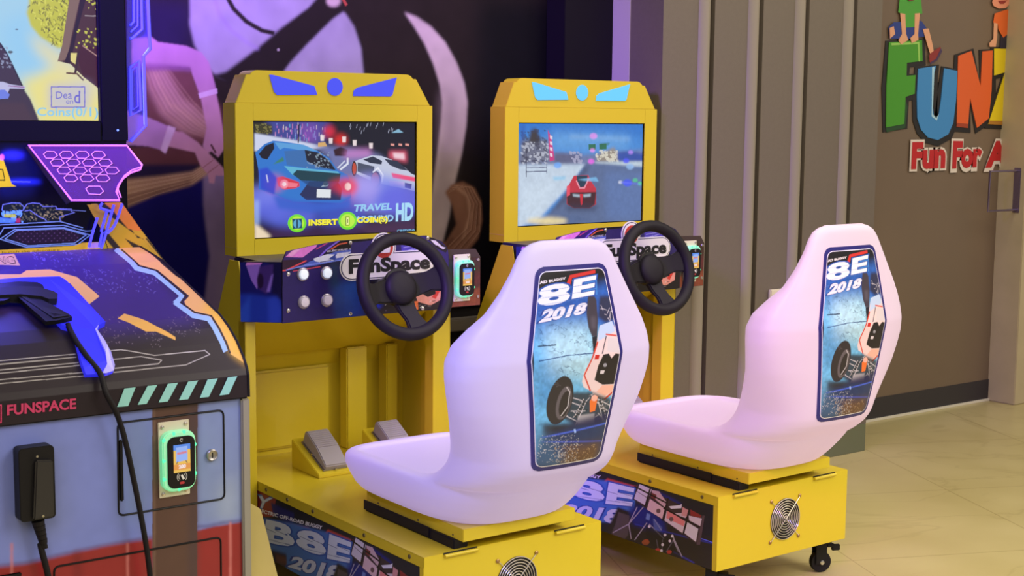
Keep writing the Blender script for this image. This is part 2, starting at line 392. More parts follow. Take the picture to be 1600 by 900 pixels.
# pale torso with dark strap, violet lamp tint mixed into its colour
mu.poly([(296, -40), (296, 40), (303, 70), (316, 96), (336, 118), (352, 124), (378, 108), (404, 84), (440, 50), (470, 22), (500, 0), (520, -40)], (150, 142, 162), 1, 1)
mu.poly([(430, 130), (452, 96), (490, 58), (520, 26), (536, 18), (552, 42), (563, 76), (568, 130)], (150, 142, 162), 1, 1)
mu.poly([(500, -40), (520, 8), (536, 18), (600, 20), (640, -40)], (35, 26, 27), 1, 1)
mu.poly([(350, 128), (330, 118), (352, 112), (400, 76), (440, 42), (480, 14), (496, -6), (528, 0), (534, 18), (514, 34), (480, 66), (452, 98), (434, 120), (380, 140)], (30, 22, 25), 1, 1)
mu.line([(352, -8), (364, 14), (384, 34), (408, 48), (426, 52)], 7, (36, 27, 30), 1, .6)
mu.line([(334, -4), (342, 22), (360, 48), (384, 66), (402, 76)], 5, (146, 130, 172), .8, 1)
mu.ell(520, 2, 11, 9, (180, 160, 156), 1, 1); mu.line([(532, -6), (540, 8)], 4, (170, 70, 60)); mu.ell(434, 78, 2.2, 2.2, (150, 140, 140))
# curved white tail and brown brush
mu.poly([(631, 20), (650, 27), (672, 42), (694, 66), (712, 98), (724, 130), (729, 160), (727, 196), (720, 240), (708, 290), (700, 340), (690, 380), (660, 380), (674, 300), (682, 240), (688, 190), (690, 160), (686, 132), (676, 100), (662, 68), (646, 42)], (190, 170, 172), 1, 1)
mu.poly([(690, 150), (700, 130), (716, 170), (708, 250), (694, 330), (676, 340), (684, 250)], (158, 138, 146), .6, 5)
mu.poly([(694, 300), (704, 288), (722, 284), (740, 294), (750, 314), (752, 344), (746, 372), (728, 394), (690, 402), (672, 380), (696, 378), (712, 350), (706, 322)], (142, 98, 78), 1, 1)
mu.line([(712, 292), (730, 306), (734, 336), (722, 372)], 4, (196, 150, 124), .7, 1); mu.line([(726, 290), (744, 314), (744, 352)], 3, (92, 60, 50), .8, 1); mu.line([(706, 372), (690, 392)], 5, (92, 58, 50), .7, 1)
for k_ in range(10):
    t_ = k_/9.; mu.line([(700+8*t_, 300-10*t_), (722+14*t_, 290+2*t_), (734+16*t_, 318), (728+20*t_, 356+6*t_), (700+20*t_, 384+12*t_)], 1., [(190, 146, 122), (96, 62, 52), (160, 114, 94)][k_ % 3], .6, .3)
mu.poly([(566, 100), (600, 60), (690, 170), (684, 260), (560, 260)], (46, 34, 34), .0, 1)
# arms
SK = (172, 122, 162)
mu.poly([(205, 60), (236, 58), (246, 66), (290, 72), (314, 82), (326, 98), (335, 132), (337, 142), (312, 150), (304, 128), (296, 106), (268, 104), (205, 106)], SK, 1, .6)
mu.poly([(205, 98), (268, 100), (296, 104), (300, 112), (268, 110), (205, 112)], (132, 84, 130), .8, 1)
mu.poly([(312, 148), (336, 142), (342, 170), (348, 205), (350, 232), (340, 246), (330, 236), (322, 240), (316, 228), (322, 200)], (178, 128, 158), 1, .6)
mu.poly([(309, 146), (338, 138), (339, 146), (311, 154)], (196, 162, 196), 1, .3)
mu.poly([(196, 172), (232, 184), (264, 198), (278, 208), (262, 222), (258, 236), (230, 228), (196, 226)], (170, 126, 172), 1, .6)
mu.poly([(258, 204), (284, 206), (308, 222), (330, 244), (348, 262), (350, 274), (336, 274), (334, 286), (326, 286), (324, 272), (312, 258), (304, 238), (260, 228)], (184, 132, 156), 1, .6)
mu.poly([(262, 196), (274, 200), (258, 240), (250, 234)], (200, 168, 196), 1, .4)
mu.line([(329, 226), (336, 238)], 3, (70, 36, 44)); mu.line([(324, 270), (340, 258)], 1.6, (150, 96, 110)); mu.line([(316, 262), (332, 250)], 1.4, (150, 96, 110))
mu.noise(.18, 14)
mur = art('wall_mural', mu, lambda u, v: (mx0+u*(mx1-mx0), 0*u+WY-.004, mz0+v*(mz1-mz0)), ARTM)
tag(mur, 'dark printed wall mural of pale torso, strap, arms and long hair behind the arcade cabinets', 'mural')

# ------------------------------------------------------------------ colourful lettering on the right wall
sg = thing('wall_sign', 'colourful bubble lettering with seated cartoon children on the brown wall', 'sign', (3.4, RY, 1.4))
q7 = Q(1320, 0, 2.814)
def flat(name, pts, m, lift, thick=.003, parent=sg, off=np.array([3.4, RY, 1.4])):
    P = [at(x, y, 'y', RY)-off for x, y in pts]; P = [(p[0], -lift, p[2]) for p in P]
    return MB().prism(P, (0, -thick, 0)).build(name, m, parent)
def grow(pts, d):
    P = np.array(pts, float); a = 0
    for i in range(len(P)): a += P[i-1][0]*P[i][1]-P[i][0]*P[i-1][1]
    sgn = 1 if a > 0 else -1; out = []
    for i in range(len(P)):
        e1 = P[i]-P[i-1]; e2 = P[(i+1) % len(P)]-P[i]; n1 = np.array([e1[1], -e1[0]])/(np.hypot(*e1)+1e-9); n2 = np.array([e2[1], -e2[0]])/(np.hypot(*e2)+1e-9)
        n = n1+n2; n /= max(np.hypot(*n), .6); out.append(tuple(P[i]+sgn*d*n))
    return out
OUTL = mat('sign_black_outline', (.012, .01, .012), .5)
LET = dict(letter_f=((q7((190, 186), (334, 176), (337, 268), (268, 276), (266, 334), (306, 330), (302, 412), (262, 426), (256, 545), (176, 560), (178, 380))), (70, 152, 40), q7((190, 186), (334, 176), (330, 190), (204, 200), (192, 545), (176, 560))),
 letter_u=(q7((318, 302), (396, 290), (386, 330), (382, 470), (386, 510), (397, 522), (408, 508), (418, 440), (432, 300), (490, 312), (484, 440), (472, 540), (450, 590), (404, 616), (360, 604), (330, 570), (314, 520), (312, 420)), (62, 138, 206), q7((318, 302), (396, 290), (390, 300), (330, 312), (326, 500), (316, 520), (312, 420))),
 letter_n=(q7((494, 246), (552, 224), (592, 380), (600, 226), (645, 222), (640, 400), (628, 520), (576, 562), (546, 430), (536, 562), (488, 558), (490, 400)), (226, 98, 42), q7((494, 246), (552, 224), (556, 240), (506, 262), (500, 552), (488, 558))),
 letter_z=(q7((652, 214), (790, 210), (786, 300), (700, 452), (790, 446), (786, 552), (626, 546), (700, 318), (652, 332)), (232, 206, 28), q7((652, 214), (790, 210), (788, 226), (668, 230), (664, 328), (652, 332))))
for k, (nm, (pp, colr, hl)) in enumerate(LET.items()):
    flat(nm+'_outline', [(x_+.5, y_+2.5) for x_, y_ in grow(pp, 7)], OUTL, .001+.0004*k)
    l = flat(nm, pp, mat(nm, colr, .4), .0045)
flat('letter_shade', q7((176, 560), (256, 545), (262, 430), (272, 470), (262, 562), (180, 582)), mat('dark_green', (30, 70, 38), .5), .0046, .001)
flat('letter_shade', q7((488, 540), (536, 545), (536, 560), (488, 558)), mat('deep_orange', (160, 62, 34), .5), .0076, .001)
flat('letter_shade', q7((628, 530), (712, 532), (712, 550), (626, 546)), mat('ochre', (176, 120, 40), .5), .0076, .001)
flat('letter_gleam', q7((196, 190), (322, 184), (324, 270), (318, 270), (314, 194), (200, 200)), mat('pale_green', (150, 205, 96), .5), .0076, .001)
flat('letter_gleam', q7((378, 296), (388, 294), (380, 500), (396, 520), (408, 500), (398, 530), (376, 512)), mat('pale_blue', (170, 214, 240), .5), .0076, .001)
# children on the letters: simple cartoon shapes
def kid(dx, dy, shirt, trousers, parts):
    for nm, pp, cc in parts: flat(nm, [(x+dx, y+dy) for x, y in pp], mat(nm, cc, .5), .008+.0008*parts.index((nm, pp, cc)), .001)
SKN = (226, 164, 128)
kid(0, 0, 0, 0, [('shorts', q7((186, 120), (210, 98), (330, 92), (352, 122), (348, 160), (270, 172), (190, 170)), (34, 58, 138)),
    ('shirt', q7((236, -20), (326, -20), (334, 60), (318, 62), (314, 118), (262, 122), (240, 60), (228, 54)), (74, 160, 56)),
    ('arm', q7((236, 58), (258, 62), (262, 150), (272, 176), (240, 196), (228, 178), (244, 150)), SKN), ('arm', q7((300, 60), (322, 58), (314, 150), (316, 176), (286, 190), (280, 168), (298, 150)), SKN),
    ('leg', q7((334, 128), (360, 126), (378, 200), (382, 226), (366, 236)), SKN), ('leg', q7((188, 124), (206, 116), (212, 150), (190, 170)), SKN),
    ('shoe', q7((362, 240), (384, 222), (410, 206), (416, 222), (396, 262), (370, 280), (362, 270)), (140, 44, 44)), ('shoe_sole', q7((412, 212), (418, 226), (396, 266), (366, 284), (364, 276), (392, 258)), (70, 50, 86)),
    ('mouth', q7((258, -20), (300, -20), (292, 2), (270, 4)), (130, 40, 40))])
kid(0, 0, 0, 0, [('trousers', q7((680, 160), (724, 118), (736, 118), (736, 214), (676, 214)), (40, 36, 58)),
    ('jersey', q7((652, 60), (700, 44), (730, 40), (734, 130), (690, 166), (668, 130), (666, 106), (646, 100)), (228, 104, 40)),
    ('forearm', q7((648, 100), (664, 104), (662, 170), (656, 206), (630, 206), (628, 190), (646, 170)), SKN),
    ('head', q7((640, 10), (650, -20), (724, -20), (722, 14), (700, 36), (668, 38), (646, 26)), (232, 150, 120)), ('smile', q7((664, 4), (706, 2), (690, 18), (674, 18)), (150, 50, 46))])
RED = mat('red_script', (190, 30, 38), .4); WOUT = mat('white_script_outline', (226, 214, 206), .4)
def wq(*px): return [np.array(at(x, y, 'y', RY)) for x, y in px]
off = np.array([3.4, RY, 1.4])
for t, px in (('Fun', ((1421, 265), (1474, 263), (1476, 221), (1423, 222))), ('For', ((1485, 264), (1531, 261), (1533, 221), (1487, 220))), ('All', ((1537, 262), (1586, 260), (1588, 220), (1540, 220)))):
    qd = [p-off for p in wq(*px)]
    text_obj('script_outline', t, [p+np.array([dx, -.0085, dz]) for p, dx, dz in zip(qd, (-.012, .012, .012, -.012), (-.022, -.022, .012, .012))], WOUT, sg, .11)
    text_obj('script_word', t, [p+np.array([0, -.0105, 0]) for p in qd], RED, sg, .055)
# small socket on the column
so = thing('wall_socket', 'small cream wall socket on the grey column behind the far seat', 'socket', (2.514, CY, .712))
MB().box(-.06, .06, -.018, 0, -.05, .065, .004).build('socket_plate', CRM, so)
MB().box(-.042, .042, -.024, -.0179, -.035, .045, .003).build('socket_face', mat('pale_socket_face', (.58, .52, .50), .4), so)

# ================================================================== RACING CABINET (local frame: x right, y into the screen, z up; end of the base at y = 0)
G = 'pair of yellow racing cabinets'
ZT, ZB, ZL = .3507, .1181, .3214
CL = 'yellow racing arcade cabinet nearest the camera, blue-violet top lights and night street race on screen'
car = thing('racing_cabinet', CL, 'arcade machine', (0, 0, 0), G)
# --- base
def make_base():
    o = MB()
    o.box(0, .6, .002, 1.25, ZT-.0025, ZT, .001)                      # deck
    o.box(0, .003, 0, .985, ZL, ZT, .0008); o.box(.597, .6, 0, .985, ZL, ZT, .0008)    # side lips
    o.box(0, .6, 0, .003, ZB, ZT, .001)                               # end panel
    o.box(.0005, .012, .003, .02, ZB, ZL, .001); o.box(.588, .5995, .003, .02, ZB, ZL, .001)
    o.box(.01, .59, .01, 1.22, ZB, ZB+.003, 0)
    o.box(.594, .597, .003, 1.2, ZB, ZL, 0)
    return o.build('base', YEL, car)
base = make_base()
for x0, x1 in ((.064, .168), (.432, .535)):
    hg = MB().tube([(x0, -.004, .3445), (x1, -.004, .3445)], .0052, 10)
    hg.build('hinge', YEL, base, 50); MB().box(x0-.002, x1+.001, -.0012, .0005, .3475, .3525, 0).build('hinge_gap', DRK, base)
# --- end fan
fx, fz = .302, .2345
fan = MB().lathe([(.0665, 0), (.0665, .0006), (.0, .0006)], (fx, -.0002, fz), (0, -1, 0), 40).build('fan_opening', DRK, base)
g = MB()
for r in np.linspace(.0095, .0655, 8):
    g.tube([(fx+r*math.cos(t), -.004, fz+r*math.sin(t)) for t in np.linspace(0, 2*math.pi, 41)[:-1]], .0013, 6, True)
for sx, sz in ((1, 1), (-1, 1), (-1, -1), (1, -1)): g.tube([(fx, -.0052, fz), (fx+sx*.0655, -.0035, fz+sz*.0655)], .0013, 6)
g.build('fan_grille', mat('grille_wire', (.66, .62, .52), .3, .7), base, 50)
for sx, sz in ((1, 1), (-1, 1), (-1, -1), (1, -1)):
    MB().lathe([(.006, 0), (.006, .002), (.0035, .004), (0, .004)], (fx+sx*.0655, -.001, fz+sz*.0655), (0, -1, 0), 12).build('fan_bolt', mat('brass_bolt', (.42, .26, .10), .4, .8), base)
for k, y in enumerate((.067, .30, .592, .751, .89)):
    MB().lathe([(.0062, 0), (.0055, .0025), (0, .0028)], (0, y, .337), (-1, 0, 0), 10).build('side_screw', mat('dull_screw', (.20, .16, .08), .4, .7), base)
# --- casters
def caster(x, y, yaw):
    c = MB().box(x-.03, x+.03, y-.03, y+.03, .108, .1179, .002)
    mt = Matrix.Translation((x, y, 0))@Matrix.Rotation(yaw, 4, 'Z')
    c.box(-.018, -.014, -.022, .016, .03, .109, .001, mt); c.box(.014, .018, -.022, .016, .03, .109, .001, mt)
    c.box(-.016, .016, .018, .045, .085, .095, .002, mt)
    k = c.build('caster', BLK, car, 40)
    w = MB().lathe([(.02, -.012), (.034, -.011), (.0355, -.007), (.0355, .007), (.034, .011), (.02, .012)], (x, y, .0357), mt.to_3x3()@Vector((1, 0, 0)), 28).build('caster_wheel', RUB, k, 40)
    MB().lathe([(.0075, -.0195), (.0075, .0195), (.004, .0205)], (x, y, .0357), mt.to_3x3()@Vector((1, 0, 0)), 12).build('axle_cap', CHR, k)
    MB().box(-.006, .006, .04, .068, .07, .09, .002, mt@Matrix.Rotation(.0, 4, 'X')).build('brake_lever', BLK, k)
for x, y, a in ((.05, .06, R(215)), (.55, .06, R(245)), (.05, 1.15, R(30)), (.55, 1.15, R(10))): caster(x, y, a)
# --- printed side panel
sy0, sy1 = .006, 1.0
def tfs(x, y, m=None):
    p = at(x, y, 'x', .004, m); return 1-(p[1]-sy0)/(sy1-sy0), (p[2]-ZB)/(ZL-ZB)
sp = Cv(560, 116, tfs, (26, 26, 40), 2, 1.8)
a_ = Q(390, 750, 5.714)
sp.poly(a_((60, 90), (1560, 800), (1540, 1500), (60, 1500)), (30, 30, 46))
sp.poly(a_((60, 90), (240, 150), (210, 330), (60, 330)), (150, 56, 60)); sp.poly(a_((190, 200), (400, 300), (380, 420), (210, 300)), (34, 36, 110), 1, 2)
sp.text('Y', a_((60, 235), (150, 265), (205, 165), (80, 140)), (96, 140, 205), .03, 0, 1, 0, .25); sp.text('Y', a_((60, 235), (150, 265), (205, 165), (80, 140)), (206, 220, 240), .02)
sp.poly(a_((300, 380), (520, 420), (600, 480), (680, 580), (670, 480), (700, 440), (930, 540), (900, 700), (400, 600)), (186, 66, 58), 1, 1)
sp.poly(a_((60, 330), (400, 390), (700, 470), (930, 555), (905, 800), (820, 900), (330, 850), (200, 640), (60, 600)), (70, 120, 196), 1, 2)
sp.poly(a_((150, 610), (330, 660), (330, 860), (170, 800)), (44, 42, 58), 1, 3); sp.poly(a_((230, 660), (330, 690), (330, 760), (240, 730)), (120, 70, 60), .7, 3)
LETW = (214, 226, 244)
for t, qd in (('B', a_((115, 545), (405, 612), (395, 405), (150, 352))), ('8', a_((412, 600), (690, 700), (665, 478), (420, 430))), ('E', a_((690, 700), (893, 742), (912, 560), (712, 482))), ('X', a_((-140, 480), (110, 540), (120, 350), (-110, 300)))):
    sp.text(t, qd, (40, 86, 176), .08, 0, 1, 0, .12); sp.text(t, qd, LETW, .045)
for k in range(7): sp.line(a_((120+110*k, 420+28*k), (230+110*k, 470+28*k)), .9, (70, 96, 150), .8); sp.line(a_((100+110*k, 520+26*k), (250+110*k, 545+30*k)), .8, (80, 110, 170), .7)
sp.text('2018', a_((340, 775), (805, 925), (815, 770), (360, 670)), (30, 60, 150), .07, .2, 1, 0, .10); sp.text('2018', a_((340, 775), (805, 925), (815, 770), (360, 670)), (205, 214, 236), .045, .2)
sp.text('ELECTRIC OFF-ROAD BUGGY', a_((62, 282), (645, 445), (652, 412), (66, 250)), (232, 232, 240), .03)
b2 = Q(920, 730, 5.295)
sq = lambda pts: [tuple(p) for p in pts]
tf1 = sp.tf; sp.tf = lambda x, y: tfs(x, y, M2)
sp.poly(b2((240, 330), (500, 420), (1060, 600), (1060, 880), (110, 600)), (40, 34, 40), 1, 2)
sp.poly(b2((330, 330), (480, 320), (620, 420), (640, 560), (360, 470)), (26, 36, 130), 1, 5); sp.poly(b2((560, 190), (770, 300), (740, 330), (660, 320)), (26, 30, 120), 1, 2)
sp.line(b2((380, 470), (1060, 640)), 1.4, (50, 60, 190), .8, 1); sp.line(b2((700, 700), (870, 790)), 2, (60, 60, 200), .8, 1); sp.line(b2((900, 580), (1060, 635)), 1.2, (90, 110, 230))
sp.poly(b2((400, 140), (950, 405), (905, 645), (368, 268)), (62, 48, 56))
sp.poly(b2((420, 140), (520, 185), (490, 255), (400, 200)), (216, 210, 222)); sp.poly(b2((395, 200), (490, 262), (470, 318), (375, 262)), (214, 208, 222))
sp.poly(b2((505, 262), (630, 345), (610, 430), (480, 350)), (222, 190, 198)); sp.poly(b2((520, 190), (580, 200), (650, 300), (625, 330), (530, 250)), (206, 176, 184)); sp.poly(b2((520, 210), (560, 230), (550, 270), (515, 250)), (120, 50, 52))
sp.poly(b2((645, 360), (800, 450), (775, 545), (625, 440)), (214, 202, 214)); sp.poly(b2((650, 355), (795, 448), (785, 490), (640, 420)), (224, 132, 134)); sp.poly(b2((660, 325), (750, 315), (770, 305), (765, 340), (680, 345)), (222, 222, 234)); sp.poly(b2((690, 380), (820, 380), (800, 420), (740, 400)), (205, 190, 200)); sp.poly(b2((775, 330), (830, 360), (820, 410), (765, 400)), (210, 150, 152))
sp.poly(b2((815, 455), (905, 510), (885, 618), (790, 545)), (216, 212, 224)); sp.poly(b2((825, 400), (935, 425), (925, 490), (830, 440)), (212, 200, 212)); sp.poly(b2((840, 350), (930, 400), (925, 420), (840, 400)), (140, 44, 50))
for l in (((510, 170), (465, 325)), ((655, 260), (610, 440)), ((830, 350), (780, 550)), ((380, 160), (650, 300)), ((620, 340), (920, 500))): sp.line(b2(*l), 2.4, (34, 26, 32))
for p in ((575, 362), (682, 430)): sp.ell(*b2(p)[0], 3.4, 3.6, (110, 84, 88))
sp.poly(b2((940, 400), (958, 400), (920, 640), (890, 640)), (88, 70, 80))
sp.poly(b2((245, 370), (335, 400), (325, 560), (290, 600), (185, 550), (220, 470)), (84, 74, 80), 1, 1)
for l in (((450, 330), (330, 470), (200, 540)), ((330, 470), (350, 590)), ((400, 330), (335, 460)), ((480, 460), (380, 600)), ((500, 470), (620, 590)), ((540, 430), (600, 520)), ((690, 560), (770, 740)), ((560, 600), (575, 680)), ((610, 600), (605, 690)), ((640, 700), (700, 600), (740, 700))): sp.line(b2(*l), 1.6, (168, 164, 184), .9)
sp.poly(b2((470, 470), (560, 520), (690, 600), (770, 750), (600, 700), (470, 620)), (30, 26, 32), .75, 1); sp.poly(b2((480, 380), (510, 390), (500, 440), (470, 430)), (120, 150, 220), .8, 1); sp.poly(b2((530, 420), (610, 500), (590, 530), (540, 520)), (96, 116, 190), .6, 1)
for p in ((475, 610), (570, 685), (665, 700)): sp.ell(*b2(p)[0], 4, 3, (186, 60, 56), .9)
sp.ell(*b2((470, 620))[0], 6, 4, (160, 84, 50), .9)
for p in ((500, 490), (630, 560), (690, 570), (670, 610), (610, 640), (600, 690)): sp.ell(*b2(p)[0], 2.2, 2.2, (216, 214, 224))
sp.tf = tf1
art('side_graphic', sp, lambda u, v: (0*u+.004, sy1-u*(sy1-sy0), ZB+v*(ZL-ZB)), ART, base)
MB().box(.0045, .008, sy0, 1.2, ZB, ZL, 0).build('side_board', mat('dark_board', (.03, .03, .04), .5), base)
# --- seat sliding frame
sf = MB().box(.112, .488, -.018, .475, .377, .411, .0015).build('seat_frame', YEL, car)
for x0, x1 in ((.104, .15), (.45, .496)):
    MB().box(x0, x1, .015 if x0 < .3 else .05, .468, ZT, .377, .002).build('slide_rail', BLK, sf)
    MB().box(x0-.004 if x0 < .3 else x1, x0 if x0 < .3 else x1+.004, .13, .472, .356, .384, .001).build('rail_cover', BLK, sf)
for y in (.03, .2, .41): MB().lathe([(.003, 0), (.0025, .0015), (0, .0015)], (.112, y, .386), (-1, 0, 0), 8).build('frame_rivet', mat('dark_rivet', (.08, .06, .02), .5), sf)

# --- bucket seat: stacked rounded sections, hollowed, remeshed
SEC = [  # z, half width, back y, front y, squareness
 (.4115, .190, -.03, .490, 5.5), (.418, .213, -.042, .535, 5.5), (.435, .226, -.062, .556, 5.6), (.46, .236, -.088, .578, 5.4), (.485, .242, -.112, .598, 5.4), (.505, .243, -.130, .604, 5.2),
 (.518, .241, -.143, .592, 4.8), (.5265, .234, -.150, .556, 4.4), (.528, .232, -.152, .30, 3.2), (.531, .233, -.155, .215, 3.0), (.536, .234, -.160, .172, 2.9), (.545, .235, -.170, .142, 2.8), (.56, .236, -.187, .116, 2.7), (.58, .236, -.208, .096, 2.6), (.60, .236, -.219, .084, 2.5),
 (.62, .237, -.224, .0743, 2.5), (.65, .2485, -.227, .0532, 2.5), (.70, .271, -.232, .0196, 2.5), (.75, .2916, -.237, -.0094, 2.5), (.80, .3068, -.242, -.0228, 2.5), (.84, .3154, -.246, -.0282, 2.5), (.88, .3149, -.25, -.0267, 2.5),
 (.92, .3018, -.2455, -.0455, 2.5), (.96, .2747, -.2405, -.0878, 2.5), (1.0, .24, -.2355, -.1333, 2.5), (1.05, .2045, -.2295, -.155, 2.5), (1.10, .1736, -.2235, -.166, 2.5), (1.14, .1521, -.217, -.1685, 2.5), (1.16, .135, -.213, -.171, 2.5), (1.172, .112, -.208, -.176, 2.6), (1.1785, .085, -.203, -.181, 2.8)]
def make_seat():
    N = 96; vs = []; fs = []
    for z, hw, yb, yf, n_ in SEC:
        for k in range(N):
            t = 2*math.pi*k/N; c, s = math.cos(t), math.sin(t)
            if s < 0: n = min(n_, 3.1 if z < .52 else 2.7 if z < .58 else 2.5)
            else: n = n_
            vs.append((.3+hw*math.copysign(abs(c)**(2/n), c), (yb+yf)/2+(yf-yb)/2*math.copysign(abs(s)**(2/n), s), z))
    for i in range(len(SEC)-1):
        for k in range(N): fs.append((i*N+k, i*N+(k+1) % N, (i+1)*N+(k+1) % N, (i+1)*N+k))
    fs.append(tuple(range(N))[::-1]); fs.append(tuple(range((len(SEC)-1)*N, len(SEC)*N)))
    o = mesh('tmp_shell', vs, fs, None)
    # dish of the cushion
    d = MB(); P = rrect(.102, .498, .03, .54, .05); d.prism([(x, y, .516) for x, y in P], (0, 0, .2)); dish = d.build('tmp_dish', WHT)
    # hollow of the backrest: sits between the side bolsters
    hv = MB(); pr = [(.05, .53), (-.035, .6), (-.115, .72), (-.150, .85), (-.168, .98), (-.166, 1.02), (.3, 1.02), (.3, .53)]
    hv.prism([(.3-.165, y, z) for y, z in pr], (.33, 0, 0)); hol = hv.build('tmp_hollow', WHT)
    for t in (dish, hol):
        b = o.modifiers.new('b', 'BOOLEAN'); b.operation = 'DIFFERENCE'; b.object = t; b.solver = 'EXACT'
    r = o.modifiers.new('r', 'REMESH'); r.mode = 'VOXEL'; r.voxel_size = .0062
    s = o.modifiers.new('s', 'SMOOTH'); s.iterations = 5; s.factor = .5
    dg = bpy.context.evaluated_depsgraph_get(); me = bpy.data.meshes.new_from_object(o.evaluated_get(dg)); me.name = 'seat'
    for t in (o, dish, hol): bpy.data.objects.remove(t)
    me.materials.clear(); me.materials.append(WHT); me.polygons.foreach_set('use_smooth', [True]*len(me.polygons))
    return link(bpy.data.objects.new('seat', me), car)
seat = make_seat()
bm_ = bmesh.new(); bm_.from_mesh(seat.data); BV = BVHTree.FromBMesh(bm_)
def onback(x, z):
    h_ = BV.ray_cast(Vector((x, -1, z)), Vector((0, 1, 0))); return h_[0].y if h_[0] else -.2
# --- sticker on the back of the seat
YS = -.235
def tfb(x, y):
    p = at(x, y, 'y', YS); return (p[0]-.125)/(.35), (p[2]-.575)/(.56)
bk = Cv(176, 290, tfb, (22, 20, 26), 2, 2.)
c4 = Q(830, 400, 2.647)
bk.poly(c4((0, 200), (400, 120), (400, 900), (0, 900)), (104, 182, 224))
bk.poly(c4((0, 190), (400, 90), (400, 300), (0, 290)), (40, 92, 176), 1, 6); bk.poly(c4((0, 270), (240, 240), (240, 300), (0, 350)), (58, 122, 190), .8, 8)
bk.poly(c4((60, 330), (240, 300), (260, 520), (60, 460)), (172, 220, 232), .9, 10); bk.poly(c4((10, 430), (120, 430), (90, 600), (20, 640)), (70, 140, 196), .7, 8)
bk.poly(c4((40, 290), (230, 270), (235, 480), (60, 500)), (178, 216, 232), .55, 12); bk.noise(.30, 5, 5)
g_ = np.random.RandomState(4)
for k in range(46):
    x, y = 15+g_.rand()*230, 275+g_.rand()*230; p = [(x, y)]
    for j in range(4): x += g_.rand()*22-9; y += g_.rand()*16-7; p.append((x, y))
    bk.line(c4(*p), .7, (24, 62, 110), .65)
bk.line(c4((20, 372), (90, 365)), 1.8, (20, 40, 70)); bk.line(c4((20, 432), (130, 408), (240, 398)), 1.4, (24, 66, 120))
bk.poly(c4((150, 118), (160, 140), (176, 92), (275, 72), (275, 58), (168, 80)), (206, 48, 44)); bk.poly(c4((175, 100), (280, 76), (276, 160), (180, 178)), (64, 132, 206))
bk.text('AD BUGGY', c4((44, 118), (150, 98), (152, 88), (44, 106)), (236, 230, 232), .05)
for t, qd in (('8', c4((26, 214), (160, 190), (168, 106), (40, 128))), ('E', c4((168, 178), (262, 160), (280, 80), (184, 98)))):
    bk.text(t, qd, (30, 82, 170), .08, 0, 1, 0, .14); bk.text(t, qd, (234, 238, 244), .04)
bk.text('2018', c4((28, 278), (224, 236), (232, 190), (40, 224)), (24, 60, 140), .07, .2, 1, 0, .10); bk.text('2018', c4((28, 278), (224, 236), (232, 190), (40, 224)), (228, 228, 238), .055, .2)
for k in range(5): bk.line(c4((30, 150+28*k), (240, 118+26*k)), .7, (90, 130, 190), .7)
# buggy
bk.poly(c4((285, 165), (345, 165), (350, 260), (300, 275), (270, 250)), (44, 40, 52), .9, 2)
for k in range(12): x = 275+g_.rand()*55; y = 175+g_.rand()*85; bk.line(c4((x, y), (x+g_.rand()*40-20, y+g_.rand()*40-10)), 1., (190, 186, 196), .8)
bk.poly(c4((236, 168), (262, 166), (270, 182), (270, 262), (262, 330), (240, 332), (228, 296), (224, 238)), (62, 56, 66), 1, .5); bk.poly(c4((240, 250), (262, 250), (258, 300), (240, 300)), (96, 90, 100), .6, 2)
bk.poly(c4((240, 332), (262, 328), (250, 420), (240, 412)), (30, 28, 38))
bk.poly(c4((276, 286), (330, 268), (348, 320), (372, 400), (390, 452), (372, 520), (340, 560), (300, 592), (260, 580), (238, 556), (206, 540), (198, 516), (204, 478), (232, 420), (252, 372)), (232, 208, 206))
bk.poly(c4((276, 286), (330, 268), (340, 310), (300, 330), (262, 352)), (186, 208, 236)); bk.line(c4((262, 352), (206, 490), (236, 556)), 2.2, (206, 66, 44)); bk.line(c4((390, 452), (360, 540), (300, 592)), 3, (206, 62, 40))
bk.line(c4((300, 322), (364, 330)), 2.4, (206, 74, 60)); bk.poly(c4((306, 334), (362, 340), (372, 400), (300, 392)), (214, 204, 206)); bk.line(c4((300, 330), (278, 400)), 1.6, (60, 56, 70))
bk.poly(c4((282, 404), (306, 400), (318, 420), (336, 400), (366, 404), (362, 470), (344, 528), (286, 530), (250, 510), (262, 450)), (30, 27, 34)); bk.poly(c4((274, 470), (292, 470), (288, 484), (272, 484)), (214, 206, 210)); bk.ell(*c4((292, 448))[0], 3, 3, (150, 150, 160)); bk.poly(c4((248, 405), (266, 405), (262, 424), (244, 424)), (200, 40, 36))
bk.poly(c4((286, 532), (344, 532), (330, 560), (300, 578), (262, 560)), (238, 178, 156), .9)
bk.poly(c4((150, 560), (240, 560), (330, 590), (330, 650), (290, 700), (180, 700), (120, 670)), (40, 36, 42), .92, 2)
for k in range(40): x = 130+g_.rand()*190; y = 565+g_.rand()*120; bk.line(c4((x, y), (x+g_.rand()*44-22, y+g_.rand()*36-14)), 1.2, [(196, 190, 196), (120, 116, 124), (20, 18, 22)][k % 3], .85)
for l in (((150, 580), (214, 600)), ((150, 600), (210, 622)), ((160, 640), (220, 640)), ((140, 660), (190, 684)), ((262, 600), (318, 640)), ((270, 590), (326, 618)), ((276, 650), (320, 690)), ((210, 590), (176, 664)), ((222, 596), (192, 676)), ((272, 596), (300, 682)), ((286, 592), (316, 676))): bk.line(c4(*l), 1.7, (150, 146, 154)); bk.line(c4(*l), .7, (226, 222, 226))
for k in range(7):
    t = k/6; bk.line(c4((206-30*t, 596+64*t), (220-30*t, 604+64*t)), 1.6, (26, 24, 28)); bk.line(c4((274+34*t, 600+76*t), (290+34*t, 594+76*t)), 1.6, (26, 24, 28))
